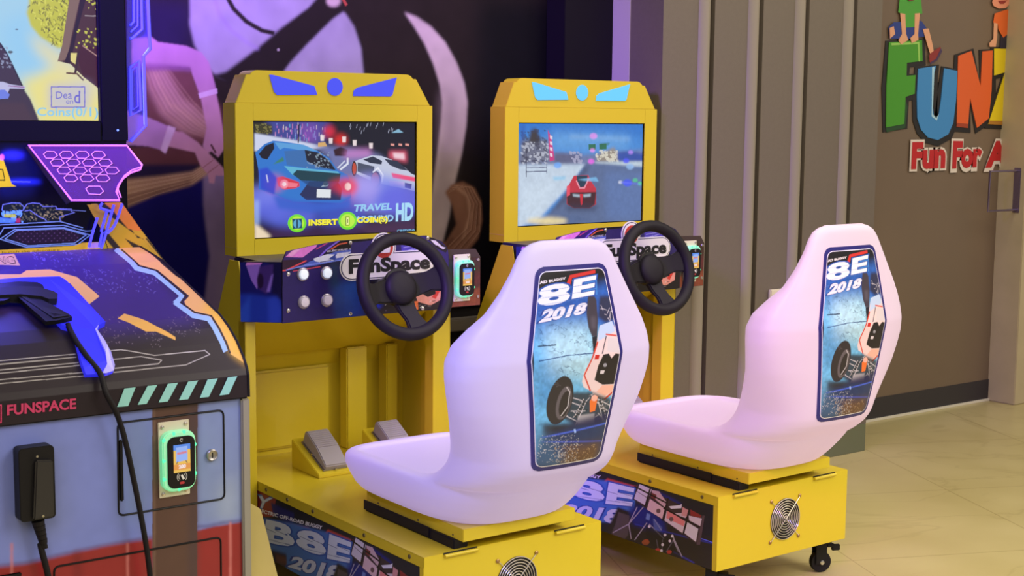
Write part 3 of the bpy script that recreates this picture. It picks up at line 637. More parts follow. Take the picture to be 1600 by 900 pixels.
bk.ell(*c4((112, 595))[0], 19.5, 39, (46, 42, 46), 1, .4, 10); bk.ell(*c4((128, 606))[0], 11, 27, (96, 90, 94), 1, .4, 10); bk.ell(*c4((132, 610))[0], 8, 21, (42, 38, 42), 1, .4, 10); bk.line(c4((136, 540), (150, 560), (146, 620), (120, 660)), 1.4, (214, 210, 210), .8); bk.specks(c4((80, 520), (110, 540)), 20, (100, 96, 100), .6, .8, 3)
bk.poly(c4((236, 600), (250, 574), (270, 580), (262, 640), (240, 646)), (230, 116, 52)); bk.ell(*c4((255, 586))[0], 5, 5, (236, 178, 160)); bk.poly(c4((190, 660), (260, 650), (262, 690), (190, 700)), (190, 186, 192), .8, 1)
bk.poly(c4((60, 710), (340, 640), (300, 900), (20, 900)), (22, 26, 78), .95, 4); bk.poly(c4((40, 690), (190, 700), (60, 740)), (34, 30, 36), .9, 3)
bk.line(c4((50, 752), (330, 690)), 2.2, (72, 104, 226), .9, .5); bk.line(c4((50, 770), (300, 768)), 2, (66, 92, 210), .8, .5); bk.line(c4((180, 718), (184, 730)), 3, (150, 180, 240))
bk.poly(c4((150, 790), (300, 770), (280, 880), (120, 880)), (98, 70, 44), .9, 6); bk.poly(c4((20, 700), (60, 720), (160, 880), (20, 880)), (64, 100, 130), .7, 8)
bk.specks(c4((40, 740), (200, 860)), 260, (206, 206, 204), .7, .75, 8); bk.specks(c4((100, 780), (280, 860)), 160, (190, 160, 120), .7, .7, 9)
NV, WL = lin((34, 30, 112)), lin((232, 230, 244))
cz = (.602, .885, 1.108); cw = (.107, .148, .106)      # outline of the plate at bottom, middle and top
def hexw(z, d):
    zb, zt = cz[0]-d, cz[2]+d; w = np.interp(z, cz, np.array(cw)+d*1.02); r = .02+d*.5
    for e, sg_ in ((zb, 1), (zt, -1)):
        t = np.clip((z-e)*sg_, 0, r); w = w-(r-np.sqrt(np.maximum(r*r-(r-t)**2, 0)))
    return w
def plate(name, cv, d, lift, colr=None):
    H, Wd = 110, 64
    zz = np.linspace(cz[0]-d, cz[2]+d, H)
    def pos(u, v):
        z = cz[0]-d+v*(cz[2]-cz[0]+2*d); x = .3+(2*u-1)*hexw(z, d); y = np.array([[onback(xx, zq) for xx, zq in zip(a, b)] for a, b in zip(x, z)])-lift
        return x, y, z
    if colr is not None:
        k = Cv(Wd, H, lambda a, b: (a, b), (0, 0, 0), 1); k.im[:] = colr
        return art(name, k, pos, ART, seat, smooth=True)
    # resample the picture onto the plate's own grid
    H, Wd = 480, 260; k = Cv(Wd, H, lambda a, b: (a, b), (0, 0, 0), 1); im = cv.final()
    u, v = np.meshgrid(np.linspace(0, 1, Wd), np.linspace(0, 1, H)); z = cz[0]-d+v*(cz[2]-cz[0]+2*d); x = .3+(2*u-1)*hexw(z, d)
    fx_ = np.clip((x-.125)/.35*im.shape[1]-.5, 0, im.shape[1]-1.01); fy_ = np.clip((z-.575)/.56*im.shape[0]-.5, 0, im.shape[0]-1.01); xi, yi = fx_.astype(int), fy_.astype(int); ax, ay = (fx_-xi)[..., None], (fy_-yi)[..., None]
    k.im[:] = im[yi, xi]*(1-ax)*(1-ay)+im[yi, xi+1]*ax*(1-ay)+im[yi+1, xi]*(1-ax)*ay+im[yi+1, xi+1]*ax*ay
    return art(name, k, pos, ART, seat, smooth=True)
plate('sticker_border', None, .008, .0012, NV)
plate('sticker_line', None, -.003, .0022, WL)
plate('sticker_picture', bk, -.0055, .003)

# --- lower cabinet: posts, side walls, back
PY = .9463
def make_body():
    o = MB(); xl0, xl1, xr0, xr1 = -.0378, -.0027, .650, .719
    prof = [(PY, ZB), (PY, .853), (.985, 1.038), (1.05, 1.038), (1.30, .55), (1.30, ZB)]
    for x0, dx in ((xl0, .003), (xr1-.003, .003)): o.prism([(x0, y, z) for y, z in prof], (dx, 0, 0))
    o.box(xl0, xl1, PY, PY+.045, ZB, .855, .001); o.box(xr0, xr1, PY, PY+.05, ZB, .855, .001)      # posts
    o.prism([(xl0+.003, y, z) for y, z in ((1.245, ZB), (1.245, .64), (1.135, .86), (1.140, .862), (1.250, .642), (1.250, ZB))], (xr1-xl0-.006, 0, 0))
    o.prism([(xl1, PY+.02, .853), (xl1, PY+.02, .850), (xl1, 1.19, .70), (xl1, 1.213, .70), (xl1, 1.137, .853)], (xr0-xl1, 0, 0))  # header
    o.box(xl0, 0., PY+.04, 1.24, ZB, .30, 0); o.box(.6, xr1-.003, PY+.04, 1.24, ZT-.004, ZT, 0)
    return o.build('body', YEL, car)
body = make_body()
dp = MB(); dp.box(.03, .415, 1.228, 1.246, .37, .640, .008); dp.build('back_door', YEL, body)
MB().box(.445, .525, 1.165, 1.216, ZT, .702, .004).build('cable_duct', YEL, body)
MB().box(.60, .645, 1.16, 1.216, ZT, .702, .004).build('cable_duct', YEL, body)
MB().box(.700, .7155, 1.06, 1.10, ZT, .76, .003).build('wall_rib', YEL, body)
MB().box(-.0385, -.0376, .958, .985, .19, .345, 0).build('post_shade_patch', mat('shaded_post_yellow', (.30, .27, .05), .45), body)  # shade on the post's lower flank, painted as an olive patch
# --- pedals
def pedal(x0):
    w = .125; y0, y1 = .868, 1.05; zf, zb = .362, .445
    b = MB().prism([(x0, y0, ZT), (x0, y1, ZT), (x0, y1, zb), (x0, y0, zf)], (w, 0, 0), .002).build('pedal_box', YEL, car)
    sl = math.atan2(zb-zf, y1-y0); mt = Matrix.Translation((x0+w*.52, y0+.012, zf+.006))@Matrix.Rotation(sl, 4, 'X')
    t = bmesh.new(); L, hw0, hw1 = .158, .040, .037
    prof = [(0, .004), (.0, .020), (.012, .026), (.075, .043), (.148, .050), (L, .044), (L, .004)]
    p = MB(); P = [Vector((-hw0, y, z)) for y, z in prof]
    p.prism([mt@v for v in P], mt.to_3x3()@Vector((2*hw0, 0, 0)), .003)
    for k in range(9):
        yy = .072+k*.009; zz = .0425+(yy-.075)/.073*.007
        p.box(-hw0*.82, hw0*.82, yy-.0018, yy+.0018, zz-.001, zz+.0018, .0004, mt)
    pd = p.build('pedal', GRY, b, 30)
    q = MB(); q.box(-.044, .044, .0, .160, .0, .005, .001, mt); q.build('pedal_plate', STL, pd)
    for sx in (-1, 1): MB().lathe([(.004, 0), (.003, .003), (0, .003)], mt@Vector((sx*.042, .085, .006)), mt.to_3x3()@Vector((0, 0, 1)), 8).build('pedal_screw', CHR, pd)
    MB().lathe([(.0045, 0), (.0035, .004), (0, .004)], mt@Vector((0, -.004, .006)), mt.to_3x3()@Vector((0, 0, 1)), 8).build('pedal_screw', CHR, pd)
pedal(.172); pedal(.435)
# --- console
cb = MB(); cp = [(.045, .862), (.655, .862), (.655, .944), (.70, .944), (.70, 1.097), (0., 1.097), (0., .944), (-.052, .944)]
cb.prism([(x, y, .856) for x, y in cp], (0, 0, .186), .004)
con = cb.build('console', mat('dark_console', (.022, .016, .06), .35), car)
FY = .86
fp_px = [(441, 505.2), (441, 408), (447, 393), (490, 383), (530, 376), (600, 371.5), (666, 368), (690, 377), (699, 387), (701, 400), (701, 481.3)]
fpl = [at(x, y, 'y', FY) for x, y in fp_px]
fx0, fx1, fz0, fz1 = .03, .675, .845, 1.115
def tff(x, y, m=None):
    p = at(x, y, 'y', FY, m); return (p[0]-fx0)/(fx1-fx0), (p[2]-fz0)/(fz1-fz0)
fr = Cv(360, 150, tff, (24, 16, 62), 2, 1.6)
d4 = Q(430, 360, 6.43); c6 = Q(360, 300, 3.75)
fr.poly(c6((300, 470), (760, 420), (760, 720), (300, 790)), (34, 20, 92)); fr.poly(d4((560, 540), (830, 460), (900, 880), (600, 900)), (22, 58, 128), .8, 6); fr.poly(d4((560, 330), (640, 330), (640, 560), (540, 580)), (22, 50, 84), .8, 5); fr.poly(d4((700, 560), (860, 540), (860, 830), (720, 850)), (30, 74, 150), .5, 8)
fr.poly(c6((620, 260), (900, 230), (900, 360), (560, 360)), (18, 14, 20), 1, 1)
fr.poly(d4((-40, 280), (80, 220), (160, 180), (640, 100), (520, 190), (440, 260), (300, 330), (60, 420), (-40, 380)), (48, 26, 110)); fr.poly(d4((100, 268), (170, 205), (430, 128), (410, 170), (275, 272)), (214, 118, 214)); fr.poly(d4((120, 250), (190, 195), (260, 180), (170, 262)), (232, 170, 228), .8, 1); fr.poly(d4((20, 250), (90, 210), (180, 185), (100, 265)), (70, 36, 116))
fr.poly(d4((410, 195), (560, 120), (500, 110), (440, 130)), (60, 30, 130)); fr.line(d4((640, 105), (520, 190), (440, 270)), 2.4, (120, 90, 220)); fr.line(d4((410, 190), (520, 130)), 1.4, (190, 60, 130)); fr.line(d4((560, 190), (640, 140), (720, 125)), 1.8, (206, 90, 70))
fr.poly(d4((60, 300), (240, 290), (320, 310), (160, 380), (60, 420)), (42, 14, 44)); fr.line(d4((-10, 420), (110, 400), (310, 305)), 2, (222, 70, 80)); fr.poly(d4((330, 320), (450, 270), (600, 215), (930, 170), (930, 250), (700, 290), (420, 350), (230, 380)), (74, 92, 190)); fr.poly(d4((380, 285), (520, 240), (620, 245), (590, 300), (470, 325), (400, 310)), (206, 210, 240)); fr.poly(d4((620, 230), (760, 215), (700, 265), (610, 280)), (200, 200, 226)); fr.poly(d4((530, 290), (610, 235), (600, 300)), (40, 60, 150)); fr.poly(d4((720, 270), (760, 225), (830, 230), (800, 265)), (44, 40, 120)); fr.poly(d4((790, 205), (960, 190), (940, 250), (810, 258)), (150, 130, 222))
fr.line(d4((110, 400), (300, 350), (460, 330), (700, 290)), 1.8, (110, 130, 230)); fr.line(d4((180, 410), (450, 365)), 1.3, (214, 70, 96)); fr.line(d4((450, 320), (560, 300)), 1.2, (40, 40, 110))
fr.text('ELECTRIC OFF-ROAD', d4((520, 220), (975, 172), (978, 152), (525, 202)), (196, 190, 226), .02)
# right half: taken where the wheel leaves it open
e5 = Q(560, 355, 5.)
fr.poly(e5((-60, 120), (560, 60), (700, 160), (700, 330), (-60, 330)), (44, 34, 96)); fr.poly(e5((330, 140), (520, 110), (620, 200), (340, 215)), (74, 62, 168)); 
for l in (((340, 205), (500, 150)), ((350, 160), (470, 140)), ((420, 195), (560, 185)), ((300, 215), (420, 170))): fr.line(e5(*l), 1.2, (160, 160, 220), .9)
fr.poly(e5((520, 65), (560, 65), (700, 165), (680, 200), (600, 160)), (28, 24, 30)); fr.poly(e5((560, 100), (600, 105), (650, 150), (600, 140)), (210, 206, 214)); fr.poly(e5((610, 140), (680, 160), (660, 175)), (206, 200, 210))
fr.poly(e5((90, 420), (700, 360), (700, 640), (120, 690)), (30, 24, 30)); fr.poly(e5((70, 560), (160, 520), (200, 600), (100, 680)), (30, 62, 190), .9, 3)
fr.poly(e5((440, 520), (520, 500), (600, 440), (660, 420), (650, 560), (560, 610), (460, 580)), (222, 148, 140)); fr.poly(e5((570, 545), (640, 450), (650, 470), (600, 560)), (206, 60, 52)); fr.poly(e5((500, 450), (600, 430), (600, 520), (540, 545), (480, 510)), (22, 18, 22)); fr.poly(e5((425, 580), (465, 575), (465, 640), (425, 650)), (226, 112, 56))
for k in range(26): x = 180+g_.rand()*450; y = 560+g_.rand()*90; fr.line(e5((x, y), (x+g_.rand()*50-25, y+g_.rand()*40-20)), 1.3, [(206, 204, 212), (110, 104, 112), (14, 12, 14)][k % 3], .8)
fr.noise(.14, 6)
poly2 = np.array([(p[0], p[2]) for p in fpl])
def inside(u, v):
    X, Z = fx0+u*(fx1-fx0), fz0+v*(fz1-fz0); c = np.zeros(X.shape, bool)
    for (xa, za), (xb, zb) in zip(poly2, np.roll(poly2, -1, 0)):
        if za == zb: continue
        c ^= ((za > Z) != (zb > Z)) & (X < (xb-xa)*(Z-za)/(zb-za)+xa)
    return c
front = MB().prism([(p[0], FY-.0005, p[2]) for p in fpl], (0, .0035, 0), .0006).build('front_panel', mat('navy_panel', (.02, .016, .07), .35), con)
art('front_graphic', fr, lambda u, v: (fx0+u*(fx1-fx0), 0*u+FY-.0015, fz0+v*(fz1-fz0)), ART, con, inside)
# left wing print
wA, wB = np.array([.044, .8605]), np.array([-.0525, .9432])
def tfw(x, y):
    n = np.array([wB[1]-wA[1], -(wB[0]-wA[0]), 0]); p = hitp(x, y, n, (wA[0], wA[1], .9)); t = ((p[:2]-wA)@(wB-wA))/((wB-wA)@(wB-wA)); return 1-t, (p[2]-.858)/.182
wg = Cv(70, 96, tfw, (16, 16, 110)); w4 = Q(340, 360, 5.63)
wg.poly(w4((180, 560), (300, 560), (560, 600), (560, 830), (180, 840)), (26, 50, 178), 1, 3); wg.poly(w4((400, 240), (570, 240), (570, 620), (480, 560), (470, 330)), (14, 8, 70), 1, 2)
wg.poly(w4((250, 300), (300, 245), (420, 245), (380, 300), (350, 520), (300, 440)), (134, 96, 214)); wg.poly(w4((270, 250), (420, 240), (385, 300), (250, 310)), (196, 120, 222)); wg.poly(w4((370, 320), (490, 300), (480, 480), (430, 560), (360, 510), (350, 430)), (58, 34, 120), 1, 1); wg.poly(w4((470, 400), (490, 380), (460, 540), (430, 540)), (130, 100, 220), .9, 1); wg.ell(*w4((378, 445))[0], 5, 12, (30, 8, 60), 1, 1)  # pink highlight of the rounded top edge is painted into the print
wg.poly(w4((200, 700), (290, 570), (285, 830), (200, 830)), (40, 76, 210), .8, 3); wg.poly(w4((440, 600), (520, 570), (560, 700), (540, 820), (450, 820)), (44, 70, 214), .7, 3)
art('wing_graphic', wg, lambda u, v: (wB[0]+u*(wA[0]-wB[0])-.0012, wB[1]+u*(wA[1]-wB[1])-.0014, .858+v*.182), ART, con)
# console screws and buttons
for x, y in ((450, 428.5), (450, 485.5), (547, 379.5), (547, 490), (660, 482), (668, 372)):
    p = at(x, y, 'y', FY); MB().lathe([(.0068, 0), (.0062, .002), (.003, .0035), (0, .0035)], (p[0], FY-.001, p[2]), (0, -1, 0), 12).build('console_screw', CHR, con)
for x, y, mm in ((472.5, 428.5, BTN), (509.5, 426.5, BTN), (474, 472, BTNP), (510, 469, BTNP)):
    p = at(x, y, 'y', FY); b = MB().lathe([(.0205, 0), (.0205, .004), (.0175, .007), (.016, .007)], (p[0], FY-.001, p[2]), (0, -1, 0), 28).build('button', mat('clear_button_ring', (.42, .38, .50), .2, .4), con, 40)
    MB().lathe([(.016, .0), (.0158, .009), (.013, .0125), (0, .0135)], (p[0], FY-.001, p[2]), (0, -1, 0), 28).build('button_cap', mm, b, 40)
# logo plate
LW = mat('white_logo_plate', (.80, .78, .76), .35); LB = mat('logo_black', (.012, .012, .014), .4); LR = mat('logo_red', (.52, .05, .035), .4); LN = mat('logo_navy_line', (.03, .03, .09), .4)
def lp(x, y): return at(x, y, 'y', FY)
A, B, Cc = lp(530, 421), lp(679, 407), lp(606, 391)
zc = (A[2]+B[2])/2; lx0, lx1 = A[0], B[0]; hh = .0425; cxr, czr, rr = .402, zc+.058, .046
def capsule(g_):
    pts = []; x0, x1, h_, r_ = lx0+g_, lx1-g_, hh-g_, rr-g_
    dz = math.sqrt(max(r_*r_-(zc+h_-czr)**2, 1e-6)); a0 = math.atan2(zc+h_-czr, dz)
    for k in range(13): a = R(-90+180*k/12); pts.append((x1-h_+h_*math.cos(a), zc+h_*math.sin(a)))
    for k in range(19): a = a0+(math.pi-2*a0)*k/18; pts.append((cxr+r_*math.cos(a), czr+r_*math.sin(a)))
    for k in range(13): a = R(90+180*k/12); pts.append((x0+h_+h_*math.cos(a), zc+h_*math.sin(a)))
    return pts
logo = MB().prism([(x, FY-.0045, z) for x, z in capsule(0)], (0, .003, 0)).build('logo_plate', LW, con)
MB().prism([(x, FY-.0055, z) for x, z in capsule(.0035)], (0, .001, 0)).build('logo_line', LN, logo)
MB().prism([(x, FY-.0065, z) for x, z in capsule(.0065)], (0, .001, 0)).build('logo_field', LW, logo)
MB().lathe([(.033, 0), (.033, .001), (0, .001)], (cxr, FY-.0065, czr-.002), (0, -1, 0), 36).build('logo_disc', LR, logo)
MB().prism([(cxr+x, FY-.0085, czr-.004+z) for x, z in ((-.02, -.014), (.02, -.014), (.024, .010), (.011, .0), (.006, .020), (0, .004), (-.006, .020), (-.011, .0), (-.024, .010))], (0, .001, 0)).build('logo_emblem', LW, logo)
for k in range(4): MB().lathe([(.003, 0), (.003, .0006), (0, .0006)], (cxr-.012+.008*k, FY-.0086, czr-.021), (0, -1, 0), 8).build('logo_dot', LR, logo)
text_obj('logo_lettering', 'FunSpace', [(lx0+.03, FY-.0075, zc-.034), (lx1-.022, FY-.0075, zc-.034), (lx1-.022, FY-.0075, zc+.026), (lx0+.03, FY-.0075, zc+.026)], LB, logo, .045)
# --- steering wheel
wc = np.array([.387, .70, .964]); tilt = R(17)
ax = Vector((0, -math.cos(tilt), math.sin(tilt))); upv = Vector((0, math.sin(tilt), math.cos(tilt))); rt = Vector((1, 0, 0)); wcv = Vector(wc)
sw = MB(); RM = .151
sw.tube([wcv+rt*RM*math.cos(t)+upv*RM*math.sin(t) for t in np.linspace(0, 2*math.pi, 73)[:-1]], .0205, 16, True)
wheel = sw.build('steering_wheel', RUB, car, 60)
hubc = wcv-ax*.045
hb = MB().lathe([(.052, -.02), (.056, .0), (.054, .022), (.046, .030), (.030, .034), (.0, .035)], hubc, ax, 32)
hb.build('wheel_hub', RUB, wheel, 50)
for ang, wd in ((8, .036), (188, .036), (282, .031)):
    a = R(ang); d = rt*math.cos(a)+upv*math.sin(a); n = ax.cross(d).normalized(); s = MB(); P = []
    o0 = hubc+d*.03; o1 = wcv+d*(RM-.004)-ax*.004; om = hubc+d*.10+ax*.022
    ring = []
    for o_, w_, t_ in ((o0, wd*1.15, .012), (hubc+d*.075+ax*.008, wd*.95, .010), (om, wd*.85, .009), (o1, wd*1.25, .010)):
        ring.append([o_+n*w_+ax*t_, o_-n*w_+ax*t_, o_-n*w_-ax*t_, o_+n*w_-ax*t_])
    vs = [v for r_ in ring for v in r_]; fs = [(0, 1, 2, 3), (15, 14, 13, 12)]
    for i in range(3):
        for k in range(4): fs.append((i*4+k, i*4+(k+1) % 4, i*4+4+(k+1) % 4, i*4+4+k))
    s._add(vs, fs); bmesh.ops.recalc_face_normals(s.b, faces=s.b.faces[:]); bmesh.ops.bevel(s.b, geom=s.b.edges[:], offset=.004, segments=2, affect='EDGES', clamp_overlap=True)
    s.build('wheel_spoke', RUB, wheel, 50)
MB().lathe([(.036, 0), (.036, .10), (.05, .115), (.05, .13)], (wc[0], FY-.002-.0, .93), ax, 24).build('wheel_column', BLK, wheel, 40)
# --- card reader and its bracket
def reader(parent, o, k, ledm, ring_only=False, title=True):
    """o: centre of the ring, k: scale; built facing -y"""
    def P(x, z, d): return (o[0]+x*k, o[1]-d*k, o[2]+z*k)
    rd = MB().box(o[0]-.036*k, o[0]+.030*k, o[1]-.004*k, o[1], o[2]-.076*k, o[2]+.080*k, .001).build('card_reader', CRM, parent)
    for sx, sz in ((-.028, .070), (.022, .072), (-.028, -.068), (.022, -.066)): MB().lathe([(.0045*k, 0), (.004*k, .002*k), (0, .003*k)], P(sx, sz, .004), (0, -1, 0), 10).build('reader_screw', CHR, rd)
    MB().prism([P(x, z, .003) for x, z in rrect(-.035, .037, -.062, .062, .022)], (0, -.018*k, 0), .003*k).build('light_ring', ledm, rd, 40)
    MB().prism([P(x, z, .0205) for x, z in rrect(-.0255, .0335, -.055, .051, .015)], (0, -.004*k, 0), .001*k).build('reader_face', BLK, rd)
    for sx, sz in ((-.031, .046), (-.010, .057), (.012, .058), (-.0315, .004), (-.0315, -.034), (.0345, .03), (.0345, -.03), (0, -.0585)):
        MB().lathe([(.0042*k, 0), (.0034*k, .0012*k), (0, .0016*k)], P(sx, sz, .0198), (0, -1, 0), 12).build('ring_led', LEDP, rd)
    cv = Cv(40, 60, lambda x, y: (x, y), (236, 190, 90), 2)
    cv.poly([(0, .80), (1, .80), (1, 1), (0, 1)], (90, 140, 232)); cv.poly([(.16, .38), (.82, .42), (.82, .92), (.16, .90)], (150, 180, 246)); cv.poly([(.22, .64), (.78, .66), (.78, .74), (.22, .72)], (214, 130, 150)); cv.line([(.25, .40), (.18, .32)], .04, (90, 80, 90)); cv.line([(.72, .40), (.8, .32)], .04, (90, 80, 90))
    cv.poly([(0, .1), (1, .1), (1, .3), (0, .3)], (226, 150, 74)); cv.text('200', [(.3, .14), (.72, .14), (.72, .28), (.3, .28)], (250, 236, 236), .05)
    art('reader_screen', cv, lambda u, v: (o[0]+(-.014+u*.036)*k, 0*u+o[1]-.0262*k, o[2]+(-.022+v*.057)*k), SCRN, rd)
    WI = mat('white_icon', (.8, .8, .8), .4); ic = MB()
    for sg_ in (-1, 1):
        for r_ in (.007, .0105): ic.tube([P(.004+sg_*r_*math.cos(t), -.032+r_*math.sin(t), .0248) for t in np.linspace(-.8, .8, 8)], .0006*k, 5)
    ic.prism([P(x, z, .0246) for x, z in ((.001, -.029), (.005, -.027), (.009, -.036), (.006, -.039))], (0, -.0006*k, 0))
    ic.tube([P(.004+.003*math.cos(t), .0435+.003*math.sin(t), .0248) for t in np.linspace(.5, 5.6, 12)], .0006*k, 5)
    ic.build('reader_icon', WI, rd)
    MB().prism([P(x, z, .0246) for x, z in rrect(-.001, .009, -.047, -.042, .002)], (0, -.0006*k, 0)).build('reader_mark', mat('red_mark', (.5, .04, .05), .4), rd)
    return rd
rb = MB().prism([(x, FY+.012, z) for x, z in ((.64, .858), (.789, .858), (.789, 1.022), (.770, 1.048), (.64, 1.052))], (0, .004, 0), .0008).build('reader_bracket', mat('bracket_back', (.05, .03, .03), .4), con)
bc = Cv(60, 70, lambda x, y: (x, y), (64, 42, 38), 2); bc.poly([(0, 0), (1, 0), (1, .38), (.3, .30), (0, .2)], (130, 66, 48), 1, 2); bc.poly([(.55, .35), (1, .4), (1, .7), (.6, .6)], (92, 40, 46), 1, 4); bc.poly([(0, .72), (.5, .75), (.6, 1), (0, 1)], (36, 34, 42), 1, 4); bc.noise(.3, 3)
art('bracket_graphic', bc, lambda u, v: (.641+u*.147, 0*u+FY+.0105, .859+v*.161), ART, rb)
for p in ((.779, 1.012), (.779, .888)): MB().lathe([(.006, 0), (.005, .003), (0, .0035)], (p[0], FY+.0105, p[1]), (0, -1, 0), 10).build('bracket_screw', CHR, rb)
reader(con, (.7135, FY+.009, .953), 1.0, LEDG)
# --- monitor housing
m0, m1, my, mb, z0, z1 = .0116, .7445, 1.0984, 1.186, 1.039, 1.5205
s0, s1, t0, t1 = .0737, .6824, 1.0927, 1.4658
o = MB(); T = .004
o.box(m0, s0, my, my+T, z0, z1, .001); o.box(s1, m1, my, my+T, z0, z1, .001); o.box(s0-.001, s1+.001, my, my+T, t1, z1, .001); o.box(s0-.001, s1+.001, my, my+T, z0, t0, .001)
o.box(m0, m0+T, my+T, mb, z0, z1, .001); o.box(m1-T, m1, my+T, mb, z0, z1, .001); o.box(m0+T, m1-T, my+T, mb, z1-T, z1, .001); o.box(m0+T, m1-T, my+T, mb, z0, z0+T, .001); o.box(m0+T, m1-T, mb-T, mb, z0, z1, 0)
hous = o.build('monitor_housing', YEL, car)
MB().box(m0-.0008, m0+.001, my+.001, mb-.001, 1.0655, 1.0665, 0).build('housing_seam', mat('pale_seam_line', (.62, .45, .2), .4), hous)  # thin paler line low on the housing side
MB().box(s0+.0005, s1-.0005, my+.010, my+.016, t0+.0005, t1-.0005, 0).build('monitor_panel', BLK, hous)
# --- top sign
ml, mr = .012, .738; tl, tr = .072, .660; zt0, zt1 = z1, 1.6235
def topp(y, d=0.):
    pts = [(ml+.002, zt0), (ml+.006, zt0+.006), (tl-.020, zt1-.014)]
    for k in range(7): a = R(150-60*k/6); pts.append((tl+.018+.03*math.cos(a), zt1-.030+.03*math.sin(a)))
    for k in range(7): a = R(90-60*k/6); pts.append((tr-.018+.03*math.cos(a), zt1-.030+.03*math.sin(a)))
    pts += [(tr+.020, zt1-.014), (mr-.006, zt0+.006), (mr-.002, zt0)]
    return [(x, y, z) for x, z in pts]
mq = MB().prism(topp(my+.002), (0, .082, 0), .0015).build('top_sign', YEL, car)
def led(name, pxs, m_, colr, par):
    P = [at(x, y, 'y', my+.001, m_) for x, y in pxs]; return P
p5 = Q(340, 90, 4.)
lamps = [p5((322, 106), (345, 108), (604, 178), (622, 232), (372, 234), (352, 214)), p5((1120, 124), (1112, 150), (1092, 232), (1082, 242), (846, 240), (850, 206), (872, 188)), None]
LEDB = mat('blue_lit_lens', (.02, .02, .2), .3, emit=(66, 80, 246), es=.85); LEDC = mat('cyan_lit_lens', (.05, .1, .2), .3, emit=(92, 196, 255), es=1.0)
lens = []
for k, l in enumerate(lamps):
    if l: P = [at(x, y, 'y', my+.001) for x, y in l]; P = [(p[0], my+.0015, p[2]) for p in P]
    else: cc = at(523.5, 135.7, 'y', my); P = [(cc[0]+.0285*math.cos(t), my+.0015, cc[2]+.0285*math.sin(t)) for t in np.linspace(0, 2*math.pi, 33)[:-1]]
    lens.append(MB().prism(P, (0, -.003, 0), .0008).build('lit_lens', LEDB, mq))

# ------------------------------------------------------------------ copy the cabinet: second machine
SHOW = ('lit_lens',)
def copy_tree(o, parent=None):
    c = o.copy(); COL.objects.link(c); c.parent = parent
    for ch in list(o.children): copy_tree(ch, c)
    return c
car2 = copy_tree(car); car2.location = (M2['d'][0], M2['d'][1], 0); car2.rotation_euler = (0, 0, M2['r'])
car2['label'] = 'yellow racing arcade cabinet beside grey column, cyan top lights, red car on screen'
for c_ in car2.children:
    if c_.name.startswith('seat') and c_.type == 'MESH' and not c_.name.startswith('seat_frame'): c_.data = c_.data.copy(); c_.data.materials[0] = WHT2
    if c_.name.startswith('top_sign'):
        for l in c_.children: l.data = l.data.copy(); l.data.materials[0] = LEDC
# --- screens (different pictures)
def screen(par, cv): return art('screen', cv, lambda u, v: (s0+.003+u*(s1-s0-.006), 0*u+my+.0085, t0+.003+v*(t1-t0-.006)), SCRN, par)
def tf_s(m):
    def f(x, y): p = at(x, y, 'y', my+.0085, m); return (p[0]-s0)/(s1-s0), (p[2]-t0)/(t1-t0)
    return f
a4 = Q(390, 180, 4.5)
s = Cv(330, 204, tf_s(None), (16, 18, 40), 2, 1.8)
s.poly(a4((120, 30), (560, 30), (520, 220), (120, 180)), (64, 70, 150), 1, 8)
for k in range(60):
    x = 170+g_.rand()*360; y = 45+g_.rand()*120; s.line(a4((x, y), (x, y+10+g_.rand()*22)), 1.2, [(150, 160, 240), (214, 120, 214), (110, 200, 240), (240, 150, 190), (240, 226, 220)][k % 5], .75, .4)
s.poly(a4((360, 60), (480, 60), (470, 190), (370, 190)), (150, 80, 190), .55, 7); s.ell(*a4((560, 110))[0], 9, 9, (230, 40, 70), .8, 5); s.ell(*a4((640, 170))[0], 10, 9, (235, 40, 40), .8, 5)
for p in ((570, 175), (665, 165), (510, 155), (740, 190), (855, 210)): s.poly(a4((p[0]-14, p[1]-18), (p[0]+14, p[1]-18), (p[0]+12, p[1]+22), (p[0]-12, p[1]+22)), (244, 228, 230), .9, .6)
for k in range(16): x = 700+g_.rand()*320; y = 45+g_.rand()*60; s.line(a4((x, y), (x-6, y+24)), .9, (196, 200, 226), .6)
s.poly(a4((1000, 120), (1050, 92), (1085, 118)), (140, 190, 220), .9, .6)
s.poly(a4((30, 50), (150, 60), (160, 130), (30, 125)), (58, 56, 36), 1, 2); s.specks(a4((35, 55), (150, 125)), 40, (130, 124, 70), 1.4, .8)
s.poly(a4((30, 122), (330, 175), (470, 205), (560, 230), (30, 250)), (206, 212, 238), 1, 1.5); s.line(a4((345, 60), (340, 190)), 1.6, (20, 20, 34))
s.poly(a4((440, 200), (700, 230), (900, 270), (1190, 480), (1190, 640), (600, 640), (560, 300)), (112, 116, 170), 1, 5); s.line(a4((640, 380), (690, 340), (690, 300)), 3, (232, 236, 250), .9, .4); s.line(a4((620, 370), (670, 320)), 2, (226, 232, 250), .8, .4); s.poly(a4((480, 190), (530, 185), (545, 215), (480, 220)), (214, 170, 110)); s.poly(a4((590, 240), (640, 220), (690, 240), (680, 285), (600, 285)), (50, 20, 40), 1, 1); s.poly(a4((680, 245), (850, 235), (860, 290), (660, 300)), (206, 130, 206), .8, 6)
s.poly(a4((985, 250), (1105, 250), (1110, 330), (985, 300)), (226, 90, 120), .9, 4); s.poly(a4((1010, 262), (1090, 266), (1095, 310), (1020, 300)), (244, 214, 226), .9, 2); s.polys([a4((x, 195), (x+26, 198), (x+26, 214), (x, 210)) for x in (995, 1050, 1098)], (236, 160, 150), .9)
